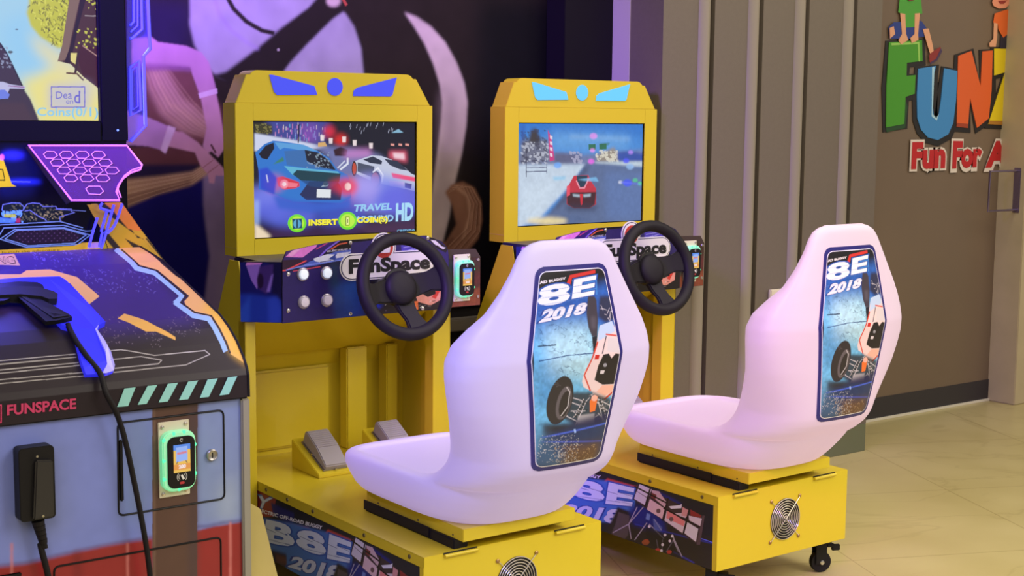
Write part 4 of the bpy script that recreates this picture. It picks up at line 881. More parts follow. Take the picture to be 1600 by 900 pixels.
# white car
s.poly(a4((745, 320), (800, 300), (860, 280), (930, 285), (1000, 310), (1100, 370), (1140, 410), (1185, 430), (1190, 540), (1000, 500), (870, 470), (750, 410), (720, 380), (725, 330)), (196, 202, 226)); s.poly(a4((800, 310), (870, 288), (935, 320), (930, 345), (850, 335)), (40, 48, 74)); s.poly(a4((950, 305), (1040, 320), (1120, 390), (1060, 380), (990, 350)), (44, 52, 76)); s.poly(a4((760, 330), (880, 360), (870, 440), (760, 395)), (74, 82, 106)); s.poly(a4((1000, 405), (1185, 440), (1185, 470), (1010, 440)), (244, 80, 120), 1, 1); s.ell(*a4((737, 375))[0], 4, 12, (60, 30, 34)); s.ell(*a4((737, 375))[0], 3, 9, (226, 90, 70), .7); s.ell(*a4((890, 455))[0], 8, 14, (64, 40, 54)); s.ell(*a4((886, 452))[0], 6, 11, (214, 120, 110), .6); s.line(a4((870, 400), (905, 370), (940, 420), (935, 470)), 2.4, (240, 242, 252)); s.poly(a4((1095, 475), (1145, 485), (1140, 520), (1095, 510)), (60, 56, 90)); s.poly(a4((985, 460), (1090, 470), (1090, 500), (990, 500)), (220, 200, 232))
s.ell(*a4((780, 560))[0], 26, 22, (236, 140, 160), .85, 9)
# smoke
for p, rr_, cc in (((130, 640), 34, (96, 108, 236)), ((300, 700), 40, (92, 106, 226)), ((900, 560), 44, (120, 136, 240)), ((1060, 600), 36, (96, 100, 226)), ((640, 700), 40, (60, 84, 200)), ((110, 560), 22, (120, 130, 240)), ((820, 500), 22, (170, 160, 244))): s.ell(*a4(p)[0], rr_, rr_*.7, cc, .85, 10)
# blue coupe
s.poly(a4((35, 260), (100, 200), (160, 175), (220, 180), (380, 205), (480, 250), (560, 300), (620, 385), (690, 420), (720, 500), (715, 580), (640, 620), (300, 610), (180, 560), (60, 520), (60, 400)), (46, 118, 206)); s.poly(a4((60, 270), (110, 210), (165, 190), (170, 230), (120, 310), (80, 300)), (18, 20, 44)); s.poly(a4((170, 185), (380, 205), (480, 250), (400, 250), (240, 225), (210, 240)), (92, 160, 220)); s.poly(a4((240, 250), (380, 240), (480, 260), (560, 310), (610, 385), (440, 375), (260, 350)), (58, 110, 176)); s.poly(a4((385, 240), (480, 260), (560, 320), (605, 385), (480, 360), (400, 320)), (22, 28, 50)); s.specks(a4((395, 260), (560, 370)), 46, (150, 170, 190), 1.4, .7, 4); s.poly(a4((190, 320), (230, 290), (240, 320), (160, 345)), (60, 130, 60), .8, 1)
s.poly(a4((240, 355), (440, 378), (620, 395), (640, 420), (600, 460), (420, 460), (300, 420)), (96, 180, 214)); s.poly(a4((300, 415), (330, 385), (470, 395), (640, 410), (630, 470), (360, 460)), (20, 62, 78)); s.poly(a4((400, 490), (420, 465), (620, 465), (650, 520), (640, 600), (400, 600), (350, 560)), (34, 44, 92)); s.poly(a4((360, 460), (630, 470), (560, 520), (420, 500)), (30, 66, 120), .8, 1)
s.poly(a4((180, 440), (230, 430), (345, 470), (350, 500), (320, 515), (240, 525), (200, 500)), (214, 52, 74), 1, .6); s.ell(*a4((240, 485))[0], 7, 7, (250, 150, 170), 1, 1); s.ell(*a4((240, 485))[0], 3.4, 3.4, (250, 236, 240)); s.poly(a4((265, 470), (340, 480), (330, 505), (270, 510)), (240, 120, 140)); s.ell(*a4((170, 480))[0], 16, 14, (224, 90, 150), .55, 6)
s.ell(*a4((690, 505))[0], 16, 14, (244, 60, 80), .8, 6); s.ell(*a4((692, 502))[0], 5, 6, (252, 214, 214), 1, 1); s.ell(*a4((620, 495))[0], 14, 10, (206, 40, 70), .6, 6)
s.poly(a4((472, 520), (572, 525), (570, 582), (470, 580)), (226, 230, 236)); s.poly(a4((500, 505), (540, 470), (555, 490), (545, 500)), (150, 170, 190)); s.ell(*a4((533, 482))[0], 4, 3.4, (60, 80, 110)); s.poly(a4((160, 560), (330, 605), (640, 615), (715, 560), (710, 650), (420, 690), (200, 660)), (52, 96, 206), .9, 4); s.poly(a4((60, 380), (120, 365), (190, 440), (170, 560), (70, 520)), (40, 66, 206), .9, 2); s.line(a4((115, 420), (125, 470)), 2, (220, 220, 250), .8, .5)
s.poly(a4((30, 810), (1190, 740), (1190, 880), (30, 880)), (66, 38, 76), .85, 8); s.poly(a4((30, 760), (150, 860), (30, 890)), (240, 220, 190), 1, 3); s.poly(a4((30, 600), (60, 600), (60, 780), (30, 770)), (170, 196, 250), .8, 4)
TB = (150, 206, 246)
s.text('TRAVEL', a4((735, 682), (1003, 668), (1003, 618), (735, 632)), TB, .04, .15); s.text('AROUND', a4((735, 765), (1015, 752), (1015, 702), (735, 714)), TB, .04, .15); s.text('HD', a4((1030, 752), (1156, 745), (1156, 615), (1030, 622)), (170, 222, 250), .05, .05)
for cx_, cy_ in ((331, 764), (690, 746)): s.ell(*a4((cx_, cy_))[0], 14.6, 14.2, (120, 228, 50)); s.ell(*a4((cx_, cy_))[0], 11, 10.6, (190, 240, 70))
s.poly(a4((296, 732), (366, 730), (368, 800), (300, 804)), (34, 80, 110)); s.ell(*a4((332, 768))[0], 6.2, 7, (96, 170, 210)); s.line(a4((332, 740), (332, 796)), 2, (20, 40, 60)); s.poly(a4((674, 716), (704, 716), (704, 780), (674, 782)), (120, 150, 40)); s.poly(a4((680, 722), (698, 722), (698, 774), (680, 776)), (236, 246, 150)); s.line(a4((690, 735), (690, 760)), 1., (70, 90, 30))
for dx, cc in ((2.5, (34, 20, 10)), (0, (250, 240, 60))):
    s.text('INSERT', [(x+dx*.3, y+dx*.3) for x, y in a4((412, 782), (620, 775), (620, 732), (412, 738))], cc, .05); s.text('COIN(S)', [(x+dx*.3, y+dx*.3) for x, y in a4((756, 775), (975, 765), (975, 715), (756, 722))], cc, .05)
s.text('CREDIT:00', a4((1040, 828), (1178, 822), (1178, 804), (1040, 810)), (120, 200, 240), .02)
h1 = [c_ for c_ in car.children if c_.name.startswith('monitor_housing')][0]; h2 = [c_ for c_ in car2.children if c_.name.startswith('monitor_housing')][0]
screen(h1, s)
r4 = Q(800, 180, 4.864)
s = Cv(300, 186, tf_s(M2), (72, 140, 216), 2, 1.5)
s.poly(r4((40, 50), (1010, 50), (1010, 160), (40, 140)), (50, 120, 206), 1, 10); s.poly(r4((300, 120), (900, 150), (880, 260), (300, 260)), (112, 170, 228), .7, 12); s.poly(r4((440, 150), (900, 170), (900, 185), (440, 170)), (170, 206, 240), .5, 4)
s.poly(r4((300, 280), (540, 300), (1000, 260), (1000, 400), (40, 400), (40, 300)), (110, 124, 170), 1, 4); s.poly(r4((60, 180), (270, 180), (300, 350), (60, 370)), (112, 116, 138), 1, 4); s.poly(r4((140, 110), (180, 95), (220, 180), (200, 210), (120, 210)), (62, 58, 62), 1, 3); s.specks(r4((70, 110), (260, 370)), 80, (60, 62, 84), 2.4, .7); s.specks(r4((70, 200), (270, 370)), 70, (196, 200, 216), 2., .7, 5)
s.poly(r4((270, 105), (295, 160), (325, 340), (285, 350)), (206, 60, 130), 1, .6); s.polys([r4((285, y), (305, y+4), (306, y+30), (288, y+26)) for y in (150, 195, 240, 285)], (240, 220, 236), .9)
s.poly(r4((320, 285), (520, 290), (520, 370), (320, 370)), (96, 98, 130), .9, 3); s.specks(r4((440, 270), (530, 360)), 26, (170, 170, 200), 2.2, .8, 6)
s.poly(r4((650, 300), (720, 270), (775, 240), (810, 300), (800, 355), (640, 355)), (150, 140, 130), 1, 3); s.specks(r4((640, 270), (810, 350)), 60, (226, 222, 206), 2, .8, 7); s.poly(r4((800, 280), (900, 270), (1000, 290), (1000, 350), (810, 350)), (54, 84, 170), 1, 3)
s.poly(r4((40, 375), (560, 372), (420, 560), (200, 790), (40, 860)), (196, 212, 230), 1, 3); s.poly(r4((620, 355), (1000, 350), (1000, 395), (640, 370)), (190, 206, 220), 1, 2)
s.poly(r4((560, 372), (650, 366), (1000, 400), (1000, 810), (170, 860), (330, 700)), (92, 110, 150), 1, 3); s.poly(r4((440, 560), (560, 385), (590, 380), (470, 620), (240, 790)), (70, 82, 116), .8, 4); s.poly(r4((700, 420), (1000, 440), (1000, 800), (720, 800)), (96, 122, 176), .8, 10); s.poly(r4((90, 560), (330, 500), (220, 760), (60, 830)), (206, 222, 238), .7, 8)
s.poly(r4((470, 460), (580, 455), (600, 500), (640, 560), (640, 680), (590, 710), (470, 710), (415, 680), (415, 560)), (196, 52, 70), 1, .6); s.poly(r4((490, 460), (575, 458), (565, 540), (515, 550), (495, 500)), (40, 62, 84)); s.line(r4((490, 500), (515, 555), (550, 555), (580, 490)), 2, (236, 150, 170)); s.poly(r4((415, 590), (640, 585), (630, 680), (590, 710), (470, 710), (420, 680)), (48, 36, 44), .95, 1); s.poly(r4((460, 600), (515, 605), (515, 625), (465, 620)), (170, 190, 206), .9, 1); s.poly(r4((540, 605), (600, 598), (598, 620), (545, 625)), (170, 190, 206), .9, 1); s.poly(r4((515, 600), (540, 600), (535, 680), (525, 690), (520, 670)), (206, 44, 60)); s.poly(r4((415, 540), (440, 530), (440, 610), (415, 620)), (230, 80, 100)); s.poly(r4((400, 690), (650, 690), (640, 730), (420, 730)), (50, 56, 80), .7, 5)
s.polys([r4((582, 218), (636, 216), (636, 260), (584, 262)), r4((664, 216), (720, 212), (720, 256), (666, 258))], (44, 110, 70), .95); s.poly(r4((660, 212), (745, 205), (740, 222), (720, 230)), (50, 110, 80), .6, 1)
for p, r_, cc in (((620, 155), 6, (226, 150, 240)), ((602, 350), 5, (240, 110, 240)), ((612, 265), 4, (230, 150, 240)), ((345, 380), 6, (110, 170, 250)), ((870, 345), 5, (80, 90, 250)), ((880, 515), 7, (70, 90, 250)), ((825, 510), 3, (226, 230, 250)), ((975, 520), 3.4, (90, 230, 130)), ((940, 495), 4, (90, 200, 150)), ((900, 390), 6, (150, 190, 240)), ((905, 280), 4, (180, 140, 250))): s.ell(*r4(p)[0], r_, r_*.8, cc, .85, 1.5)
s.poly(r4((305, 470), (410, 465), (400, 490), (320, 495)), (130, 200, 240), .7, 2); s.poly(r4((500, 490), (640, 470), (660, 505), (560, 500)), (130, 200, 250), .7, 1); s.line(r4((830, 510), (980, 525)), 2.2, (110, 120, 250), .7, 1); s.line(r4((105, 260), (105, 470)), 1, (60, 60, 80)); s.line(r4((105, 400), (260, 395)), 1, (90, 96, 130)); s.line(r4((105, 430), (260, 425)), 1.4, (70, 76, 110)); s.line(r4((262, 300), (262, 440)), 1., (70, 76, 110))
s.ell(*r4((265, 808))[0], 32, 5.4, (244, 226, 170), .95, 4); s.poly(r4((60, 250), (100, 120), (95, 60), (60, 60)), (40, 90, 180), .6, 3)
s.noise(.10, 8)
screen(h2, s)
# ================================================================== LIGHT-GUN CABINET at the left edge
GL = Vector((-1.13, .15, 0))
gm = thing('gun_cabinet', 'large dark shooting arcade cabinet at left with curved purple control deck and big black-framed screen', 'arcade machine', GL)
NB0 = set(bpy.data.objects)
GX0, GX1 = -1.63, -.625
PROF = [(-.280, .889), (-.278, .936), (-.272, .950), (-.255, .972), (-.225, 1.001), (-.185, 1.028), (-.144, 1.048), (-.088, 1.065), (.059, 1.109), (.163, 1.140), (.300, 1.163)]
SL = [0.]
for p, q in zip(PROF[:-1], PROF[1:]): SL.append(SL[-1]+math.hypot(q[0]-p[0], q[1]-p[1]))
def deck(x, y):
    d = ray(x, y); best = None
    for i, (p, q) in enumerate(zip(PROF[:-1], PROF[1:])):
        n = np.array([0, -(q[1]-p[1]), q[0]-p[0]]); den = d@n
        if abs(den) < 1e-9: continue
        t = ((np.array([0, p[0], p[1]])-CAM)@n)/den; P = CAM+t*d
        k = ((P[1]-p[0])*(q[0]-p[0])+(P[2]-p[1])*(q[1]-p[1]))/((q[0]-p[0])**2+(q[1]-p[1])**2)
        e = 0 if 0 <= k <= 1 else min(abs(k), abs(k-1))*math.hypot(q[0]-p[0], q[1]-p[1])
        if best is None or e < best[0]-1e-9: best = (e, P, n/np.linalg.norm(n), SL[i]+k*(SL[i+1]-SL[i]))
    return best[1:]
def dk(x, y, h=0.):
    P, n, s_ = deck(x, y); return P+n*h
GD = mat('gun_cabinet_black', (.010, .009, .014), .4, spec=.2)
b = MB(); side = PROF[:1]+[(-.272, .885)]+[]
prof = [(y+.004, z-.003) for y, z in PROF]+[(.60, 1.16), (.60, .03), (-.262, .03), (-.262, .885)]
b.prism([(GX0+.002, y, z) for y, z in prof], (GX1-GX0-.004, 0, 0)); body_g = b.build('gun_body', GD, gm)
# deck print
cx0, cx1 = -1.20, GX1
def tfg(x, y): P, n, s_ = deck(x, y); return (P[0]-cx0)/(cx1-cx0), s_/SL[-1]
k = Cv(420, 360, tfg, (40, 31, 38), 2, 1.5); q3 = Q(0, 375, 4.)
k.poly(q3((-60, 30), (740, 30), (1150, 380), (1250, 520), (640, 600), (300, 520), (-60, 460)), (60, 42, 112), 1, 14)  # blue LED glow on the upper deck, painted in as violet
def chars(pts, n, colr, seed, w=1.6):
    g = np.random.RandomState(seed); P_ = np.array(pts); lo, hi = P_.min(0), P_.max(0)
    for _ in range(n):
        x, y = lo+(hi-lo)*g.rand(2); c_ = g.randint(4)
        if c_ == 0: k.line([(x, y), (x+w, y+.6)], .6, colr, .8)
        elif c_ == 1: k.line([(x, y), (x+.5, y+w)], .6, colr, .8)
        elif c_ == 2: k.line([(x, y), (x+w, y+.5), (x+w+.4, y+w)], .55, colr, .8)
        else: k.line([(x, y+w), (x, y), (x+w, y+.5)], .55, colr, .8)
chars(q3((640, 470), (870, 650)), 46, (150, 130, 150), 1); chars(q3((900, 560), (1010, 670)), 26, (140, 124, 140), 2); chars(q3((1040, 470), (1250, 610)), 44, (140, 124, 140), 3); chars(q3((500, 180), (1000, 330)), 110, (120, 110, 190), 4, 2.2); chars(q3((180, 60), (560, 130)), 60, (120, 110, 190), 5, 2.4); chars(q3((200, 130), (460, 200)), 18, (110, 100, 170), 6, 2.2)
k.poly(q3((720, 50), (890, 44), (1010, 150), (1100, 226), (1244, 306), (1404, 468), (1530, 700), (1534, 775), (1440, 712), (1420, 640), (1330, 498), (1180, 452), (1150, 384), (1182, 350), (985, 188), (890, 176), (820, 116)), (226, 172, 104))
k.poly(q3((1300, 350), (1404, 468), (1530, 700), (1534, 775), (1440, 712), (1420, 640), (1330, 498), (1270, 440)), (230, 178, 58), .8, 6)
k.line(q3((728, 62), (850, 176), (965, 205), (1142, 350), (1096, 392), (1205, 472), (1302, 492), (1405, 690)), 7.6, (150, 184, 226)); k.line(q3((760, 60), (866, 160), (975, 190), (1160, 348), (1130, 390), (1215, 452), (1318, 474), (1436, 705)), 2.6, (40, 28, 40))
k.poly(q3((-40, 215), (130, 214), (166, 190), (310, 184), (482, 232), (622, 352), (556, 402), (440, 272), (380, 250), (-40, 262)), (226, 172, 104))
k.poly(q3((735, 490), (776, 460), (870, 488), (960, 530), (1096, 606), (1096, 626), (972, 572), (912, 572)), (226, 172, 84))
LW_ = (178, 172, 172)
for l in (((-40, 757), (470, 712)), ((-40, 780), (476, 732)), ((-40, 815), (490, 765)), ((-40, 836), (496, 782)), ((-40, 876), (520, 826)), ((-40, 900), (526, 848)), ((668, 692), (755, 685), (965, 720), (1280, 690), (1310, 714), (1160, 780), (708, 826)), ((690, 747), (880, 727), (1010, 750), (990, 772), (708, 802))): k.line(q3(*l), 1.3, LW_)
k.poly(q3((-40, 95), (90, 88), (126, 160), (-40, 154)), (206, 170, 120)); k.text('NG', q3((-20, 148), (104, 150), (84, 100), (-20, 104)), (70, 50, 40), .03); k.text('NG', q3((-14, 142), (96, 144), (80, 106), (-14, 110)), (206, 170, 120), .0)
PS = np.array(PROF)
def posd(u, v):
    s_ = v*SL[-1]; return cx0+u*(cx1-cx0), np.interp(s_, SL, PS[:, 0]), np.interp(s_, SL, PS[:, 1])
art('control_deck', k, posd, art_mat('deck_vinyl', .42, spec=.3), gm)
e_ = MB(); e_.tube([(GX1, y, z) for y, z in PROF], .003, 6); e_.build('deck_edge', BLK, gm)
TEAL = mat('teal_hazard_stripe', (152, 218, 216), .45)
g5 = Q(200, 400, 3.464)
for pp in (g5((-59, 817), (0, 812), (40, 695), (-20, 702)), g5((52, 805), (100, 800), (158, 680), (105, 687)), g5((165, 793), (215, 787), (270, 668), (215, 675)), g5((275, 780), (325, 775), (378, 656), (325, 662)), g5((388, 768), (437, 762), (485, 645), (430, 652)), g5((495, 755), (545, 748), (590, 633), (540, 640))):
    P = [at(x, y, 'y', -.2805) for x, y in pp]; P = [(p[0], -.2806, min(p[2], .9355)) for p in P]
    MB().prism(P, (0, -.0006, 0)).build('hazard_stripe', TEAL, gm)
PINK = mat('pink_lettering', (206, 62, 112), .4)
text_obj('lip_lettering', 'FUNSPACE', [np.array(at(x, y, 'y', -.2808))+np.array([0, 0, 0]) for x, y in ((11, 649.5), (119, 639), (119, 622), (11, 632.5))], PINK, gm, .03)
ic = [at(x, y, 'y', -.2808) for x, y in ((-24, 662), (1.5, 660), (1.5, 633), (-24, 636))]
MB().tube([(p[0], -.281, p[2]) for p in ic], .002, 6, True).build('lip_emblem', PINK, gm)
# front panel with its print
FYg = -.268
pz0, pz1 = .03, .8885; px0, px1 = GX0, -.640
def tfp(x, y): p = at(x, y, 'y', FYg); return (p[0]-px0)/(px1-px0), (p[2]-pz0)/(pz1-pz0)
k = Cv(560, 486, tfp, (124, 138, 218)); q4 = Q(0, 600, 3.)
k.poly(q4((0, 190), (560, 120), (560, 480), (250, 800), (0, 860)), (130, 144, 226), 1, 16); k.poly(q4((60, 350), (300, 260), (330, 700), (60, 780)), (122, 134, 192), .8, 14); k.poly(q4((920, 110), (1160, 70), (1130, 640), (920, 660)), (132, 150, 198), .9, 6); k.poly(q4((1020, 480), (1110, 420), (1110, 640), (1030, 650)), (176, 190, 206), .5, 10); k.poly(q4((560, 160), (710, 140), (710, 640), (560, 640)), (118, 140, 186), .6, 10)
k.poly(q4((-1100, 1060), (-60, 862), (120, 842), (250, 812), (480, 760), (720, 720), (720, 2600), (-1100, 2800)), (150, 42, 46), 1, 2); k.poly(q4((915, 690), (1000, 668), (1060, 660), (1160, 640), (1160, 2600), (915, 2600)), (150, 42, 46), 1, 1)
k.line(q4((-60, 856), (120, 838), (250, 806), (480, 756), (720, 716)), 3, (92, 84, 150), .8, 1.5); k.line(q4((915, 670), (970, 668), (1040, 652), (1140, 640)), 4, (84, 80, 140), .8, 1.5)
for x in (55, 597, 1078): k.line(q4((x, 650 if x > 900 else 750), (x+6, 2300)), 3.4, (220, 132, 132), .8, 1)
k.poly(q4((340, 790), (380, 780), (384, 1000), (344, 1000)), (112, 30, 40), .7, 4)
k.poly(q4((712, 100), (926, 70), (916, 2400), (716, 2400)), (92, 66, 60)); k.line(q4((722, 110), (724, 2400)), 2, (140, 112, 100), .8, 1); k.poly(q4((880, 80), (926, 70), (916, 2400), (890, 2400)), (76, 58, 66), .8, 4)
k.noise(.06, 18)
art('front_graphic', k, lambda u, v: (px0+u*(px1-px0), 0*u+FYg, pz0+v*(pz1-pz0)), art_mat('panel_vinyl', .34), gm)
MB().box(GX0+.001, -.6405, FYg+.001, FYg+.0058, .03, .884, 0).build('front_board', mat('panel_board', (.16, .17, .30), .4), gm)
MB().box(-.640, -.621, -.277, -.24, .03, .8845, .003).build('corner_trim', mat('grey_trim', (.30, .28, .235), .4), gm)
def loop(name, pxs, r_, m_, par=gm, y=FYg-.0004):
    P = [at(x, y_, 'y', y) for x, y_ in pxs]; return MB().tube(P, r_, 6, True).build(name, m_, par, 60)
def rquad(p, r=.09, n=5):
    p = [np.array(a, float) for a in p]; out = []
    for i in range(4):
        a, b_, c_ = p[i-1], p[i], p[(i+1) % 4]; s_ = b_+(a-b_)/np.linalg.norm(a-b_)*9; e2 = b_+(c_-b_)/np.linalg.norm(c_-b_)*9
        for j in range(n+1): t = j/n; out.append(tuple((1-t)**2*s_+2*t*(1-t)*b_+t*t*e2))
    return out
loop('door_gap', rquad([(184, 661), (349, 640.5), (351, 779), (185.5, 806)]), .0022, BLK)
loop('door_gap', rquad([(84.5, 886), (345, 839), (347, 1060), (86, 1100)]), .0022, BLK)
P0, P1 = at(184.5, 687, 'y', FYg), at(187.5, 783, 'y', FYg)
MB().box(P0[0], P0[0]+.0085, FYg-.004, FYg, P1[2], P0[2], .002).build('door_hinge', BLK, gm)
P0, P1 = at(0, 899, 'y', FYg), at(33, 893, 'y', FYg); MB().box(P0[0]-.05, P1[0], FYg-.004, FYg, P1[2]-.01, P1[2], .002).build('door_hinge', BLK, gm)
lk = at(330, 710.5, 'y', FYg)
L_ = MB().lathe([(.0125, 0), (.0125, .006), (.0105, .008), (.0085, .0065), (0, .0065)], (lk[0], FYg, lk[2]), (0, -1, 0), 28).build('door_lock', STL, gm, 40)
MB().box(lk[0]-.0016, lk[0]+.0016, FYg-.0072, FYg-.006, lk[2]-.0058, lk[2]+.0058, .0004).build('key_slot', DRK, L_)
rc = at(275, 719, 'y', FYg-.01)
reader(gm, (rc[0]+.002, FYg, rc[2]), 1.02, mat('bright_green_ring', (.42, .60, .48), .3, emit=(.06, .58, .24), es=.75))
# cable gland
h0, h1 = at(25, 700, 'y', FYg-.02), at(84, 806, 'y', FYg-.02)
hx0, hx1, hz0, hz1 = h0[0], h1[0], h1[2], h0[2]
gl = MB(); gl.prism([(x, FYg, z) for x, z in rrect(hx0, hx1, hz0, hz1, .008)], (0, -.034, 0), .005); gl = gl.build('cable_gland', BLK, gm, 40)
MB().prism([(hx0+.022, FYg-.034, hz0+.004), (hx1-.006, FYg-.034, hz0+.004), (hx1-.006, FYg-.034, hz1-.028), (hx0+.030, FYg-.034, hz1-.024)], (0, -.010, 0), .003).build('gland_cover', mat('dark_gland_cover', (.03, .028, .03), .3), gl, 40)
for p in ((hx0+.032, hz1-.016), (hx0+.040, hz0+.010)): MB().lathe([(.003, 0), (.0025, .003), (0, .003)], (p[0], FYg-.043, p[1]), (0, -1, 0), 8).build('gland_screw', CHR, gl)
bt = MB(); bx = hx0+.037
for j in range(5): bt.lathe([(.0125-.0009*j, 0), (.0115-.0009*j, .009)], (bx+.002*j, FYg-.022, hz0-.004-.0095*j), (.15, 0, -1), 16)
bt.build('cable_boot', RUB, gl, 50)
cb_ = [np.array((bx+.004, FYg-.022, hz0-.03)), np.array((bx+.012, FYg-.022, hz0-.06))]+[at(x, y, 'y', FYg-.02) for x, y in ((63, 850), (73, 890), (84, 940), (100, 1000), (112, 1080), (104, 1180))]+[np.array((-.98, FYg-.03, .05)), np.array((-.93, FYg-.06, .008)), np.array((-.80, FYg-.09, .007))]
MB().tube(smooth_path(cb_, 5), .0062, 10).build('gland_cable', RUB, gl, 60)
# flared pale skirt on the right flank
MB().prism([(x, -.235, z) for x, z in ((-.6205, .652), (-.598, .640), (-.577, .625), (-.535, .457), (-.455, .12), (-.6205, .12))], (0, .55, 0), .002).build('side_skirt', mat('pale_yellow_plastic', (.56, .46, .17), .3, noise=(14, .75)), gm)
# back panel above the deck
BYg = .302
bx0, bx1, bz0, bz1 = -1.10, -.655, 1.160, 1.43
def tfk(x, y): p = at(x, y, 'y', BYg); return (p[0]-bx0)/(bx1-bx0), (p[2]-bz0)/(bz1-bz0)
k = Cv(360, 220, tfk, (7, 7, 20), 2, 1.4); q6 = Q(0, 280, 6.43); q2 = Q(0, 200, 4.)
k.poly(q2((0, 120), (200, 130), (260, 280), (200, 420), (0, 430)), (14, 22, 66), 1, 10); k.ell(20, 243, 18, 6, (50, 60, 230), .9, 5); k.ell(36, 284, 28, 4, (40, 60, 220), .9, 4); k.line(q2((60, 335), (190, 337)), 1.2, (120, 150, 255), .9, .6)  # blue glows are painted into the panel colours
k.poly(q2((-40, 170), (14, 178), (74, 350), (102, 366), (-40, 372)), (222, 216, 40)); k.poly(q2((-40, 250), (20, 258), (34, 330), (-40, 330)), (60, 64, 20)); k.poly(q2((-40, 258), (14, 264), (27, 322), (-40, 322)), (214, 208, 40)); k.ell(3, 246, 4, 5, (230, 120, 190), .9, 1)
CY_ = (128, 176, 190)
k.poly(q6((20, 260), (120, 235), (230, 250), (340, 235), (560, 290), (740, 330), (600, 370), (590, 420), (30, 435)), (22, 34, 34)); k.specks(q6((60, 255), (640, 420)), 90, (96, 110, 60), 1.6, .8, 11); k.specks(q6((300, 330), (640, 400)), 40, (180, 186, 96), 1.3, .7, 12); k.specks(q6((30, 320), (230, 430)), 30, (120, 206, 230), 2.2, .8, 13); k.poly(q6((40, 350), (160, 350), (160, 385), (40, 380)), (190, 220, 60), .9, .5); k.poly(q6((160, 395), (205, 390), (205, 435), (160, 435)), (190, 60, 90), .8, .5); k.poly(q6((-20, 380), (60, 390), (160, 400), (150, 435), (-20, 440)), (90, 160, 220), .8, 1)
for l in (((20, 310), (30, 255), (120, 238), (200, 240), (240, 275), (235, 310), (200, 320)), ((240, 300), (270, 250), (330, 238), (400, 245), (430, 275), (560, 272), (570, 295), (720, 300), (715, 325), (750, 335), (640, 365), (600, 380), (605, 420)), ((250, 320), (300, 310), (400, 380), (450, 400), (470, 420)), ((560, 300), (860, 320))): k.line(q6(*l), 1.3, (120, 150, 190), .9, .3)
k.poly(q6((0, 600), (145, 500), (640, 478), (900, 560), (780, 655), (265, 682)), (12, 14, 22)); k.poly(q6((100, 590), (190, 515), (640, 500), (830, 560), (750, 630), (280, 655)), (38, 30, 40), 1, 2)
for r_ in range(5):
    for c_ in range(11): k.ell(*q6((170+c_*58+(r_ % 2)*28, 524+r_*26-c_*1.5))[0], 1.1, .9, (96, 74, 92), .8)
for l in (((-40, 615), (40, 488), (640, 462), (860, 520), (930, 515)), ((-30, 460), (600, 424), (830, 486)), ((0, 600), (145, 505), (640, 486), (905, 560), (780, 655), (265, 682), (0, 600)), ((50, 598), (165, 515), (640, 496), (865, 560), (750, 640), (280, 668), (50, 598))): k.line(q6(*l), 1.5, CY_, .85)
k.poly(q6((-40, 712), (740, 668), (830, 636), (1090, 625), (1120, 700), (-40, 760)), (214, 190, 40)); k.text('launch the adventure', q6((20, 744), (600, 716), (600, 696), (20, 722)), (60, 50, 20), .0)
k.poly(q6((890, 640), (1020, 630), (1010, 690), (880, 695)), (196, 170, 206), .9, 1)
art('back_graphic', k, lambda u, v: (bx0+u*(bx1-bx0), 0*u+BYg, bz0+v*(bz1-bz0)), art_mat('back_vinyl', .25, spec=.15), gm)
MB().box(GX0, bx1+.001, BYg+.001, .58, 1.10, 1.43, 0).build('back_board', GD, gm)
# gold wing beside the deck
wy = .300
wp = [(135, 319), (160, 317), (190, 315), (222, 360), (285, 442), (262, 420), (240, 402), (224, 387), (170, 392), (158, 360)]
wpl = [at(x, y, 'y', wy) for x, y in wp]; W2 = np.array([(p[0], p[2]) for p in wpl]); wlo, whi = W2.min(0), W2.max(0)
def tfv(x, y): p = at(x, y, 'y', wy); return (p[0]-wlo[0])/(whi[0]-wlo[0]), (p[2]-wlo[1])/(whi[1]-wlo[1])
def inw(u, v):
    X, Z = wlo[0]+u*(whi[0]-wlo[0]), wlo[1]+v*(whi[1]-wlo[1]); c = np.zeros(X.shape, bool)
    for (xa, za), (xb, zb) in zip(W2, np.roll(W2, -1, 0)):
        if za == zb: continue
        c ^= ((za > Z) != (zb > Z)) & (X < (xb-xa)*(Z-za)/(zb-za)+xa)
    return c
k = Cv(150, 130, tfv, (204, 164, 50))
k.poly(q2((600, 470), (680, 470), (800, 600), (860, 690), (920, 690), (1040, 830), (1120, 940), (1060, 900), (900, 700), (830, 655), (700, 560)), (34, 26, 34)); k.poly(q2((650, 470), (770, 470), (890, 640), (860, 645), (800, 630), (700, 510)), (222, 130, 60)); k.poly(q2((1040, 850), (1090, 870), (1140, 960), (1100, 940)), (206, 130, 60))
k.line(q2((640, 640), (740, 760)), 9, (40, 30, 40)); k.poly(q2((780, 690), (880, 740), (930, 800), (900, 800), (830, 745)), (46, 36, 34)); k.line(q2((900, 690), (1030, 850)), 3, (206, 164, 60))
art('wing_graphic', k, lambda u, v: (wlo[0]+u*(whi[0]-wlo[0]), 0*u+wy, wlo[1]+v*(whi[1]-wlo[1])), ART, gm, inw)
MB().prism([(p[0], wy+.001, p[2]) for p in wpl], (0, .012, 0)).build('side_wing', GD, gm)
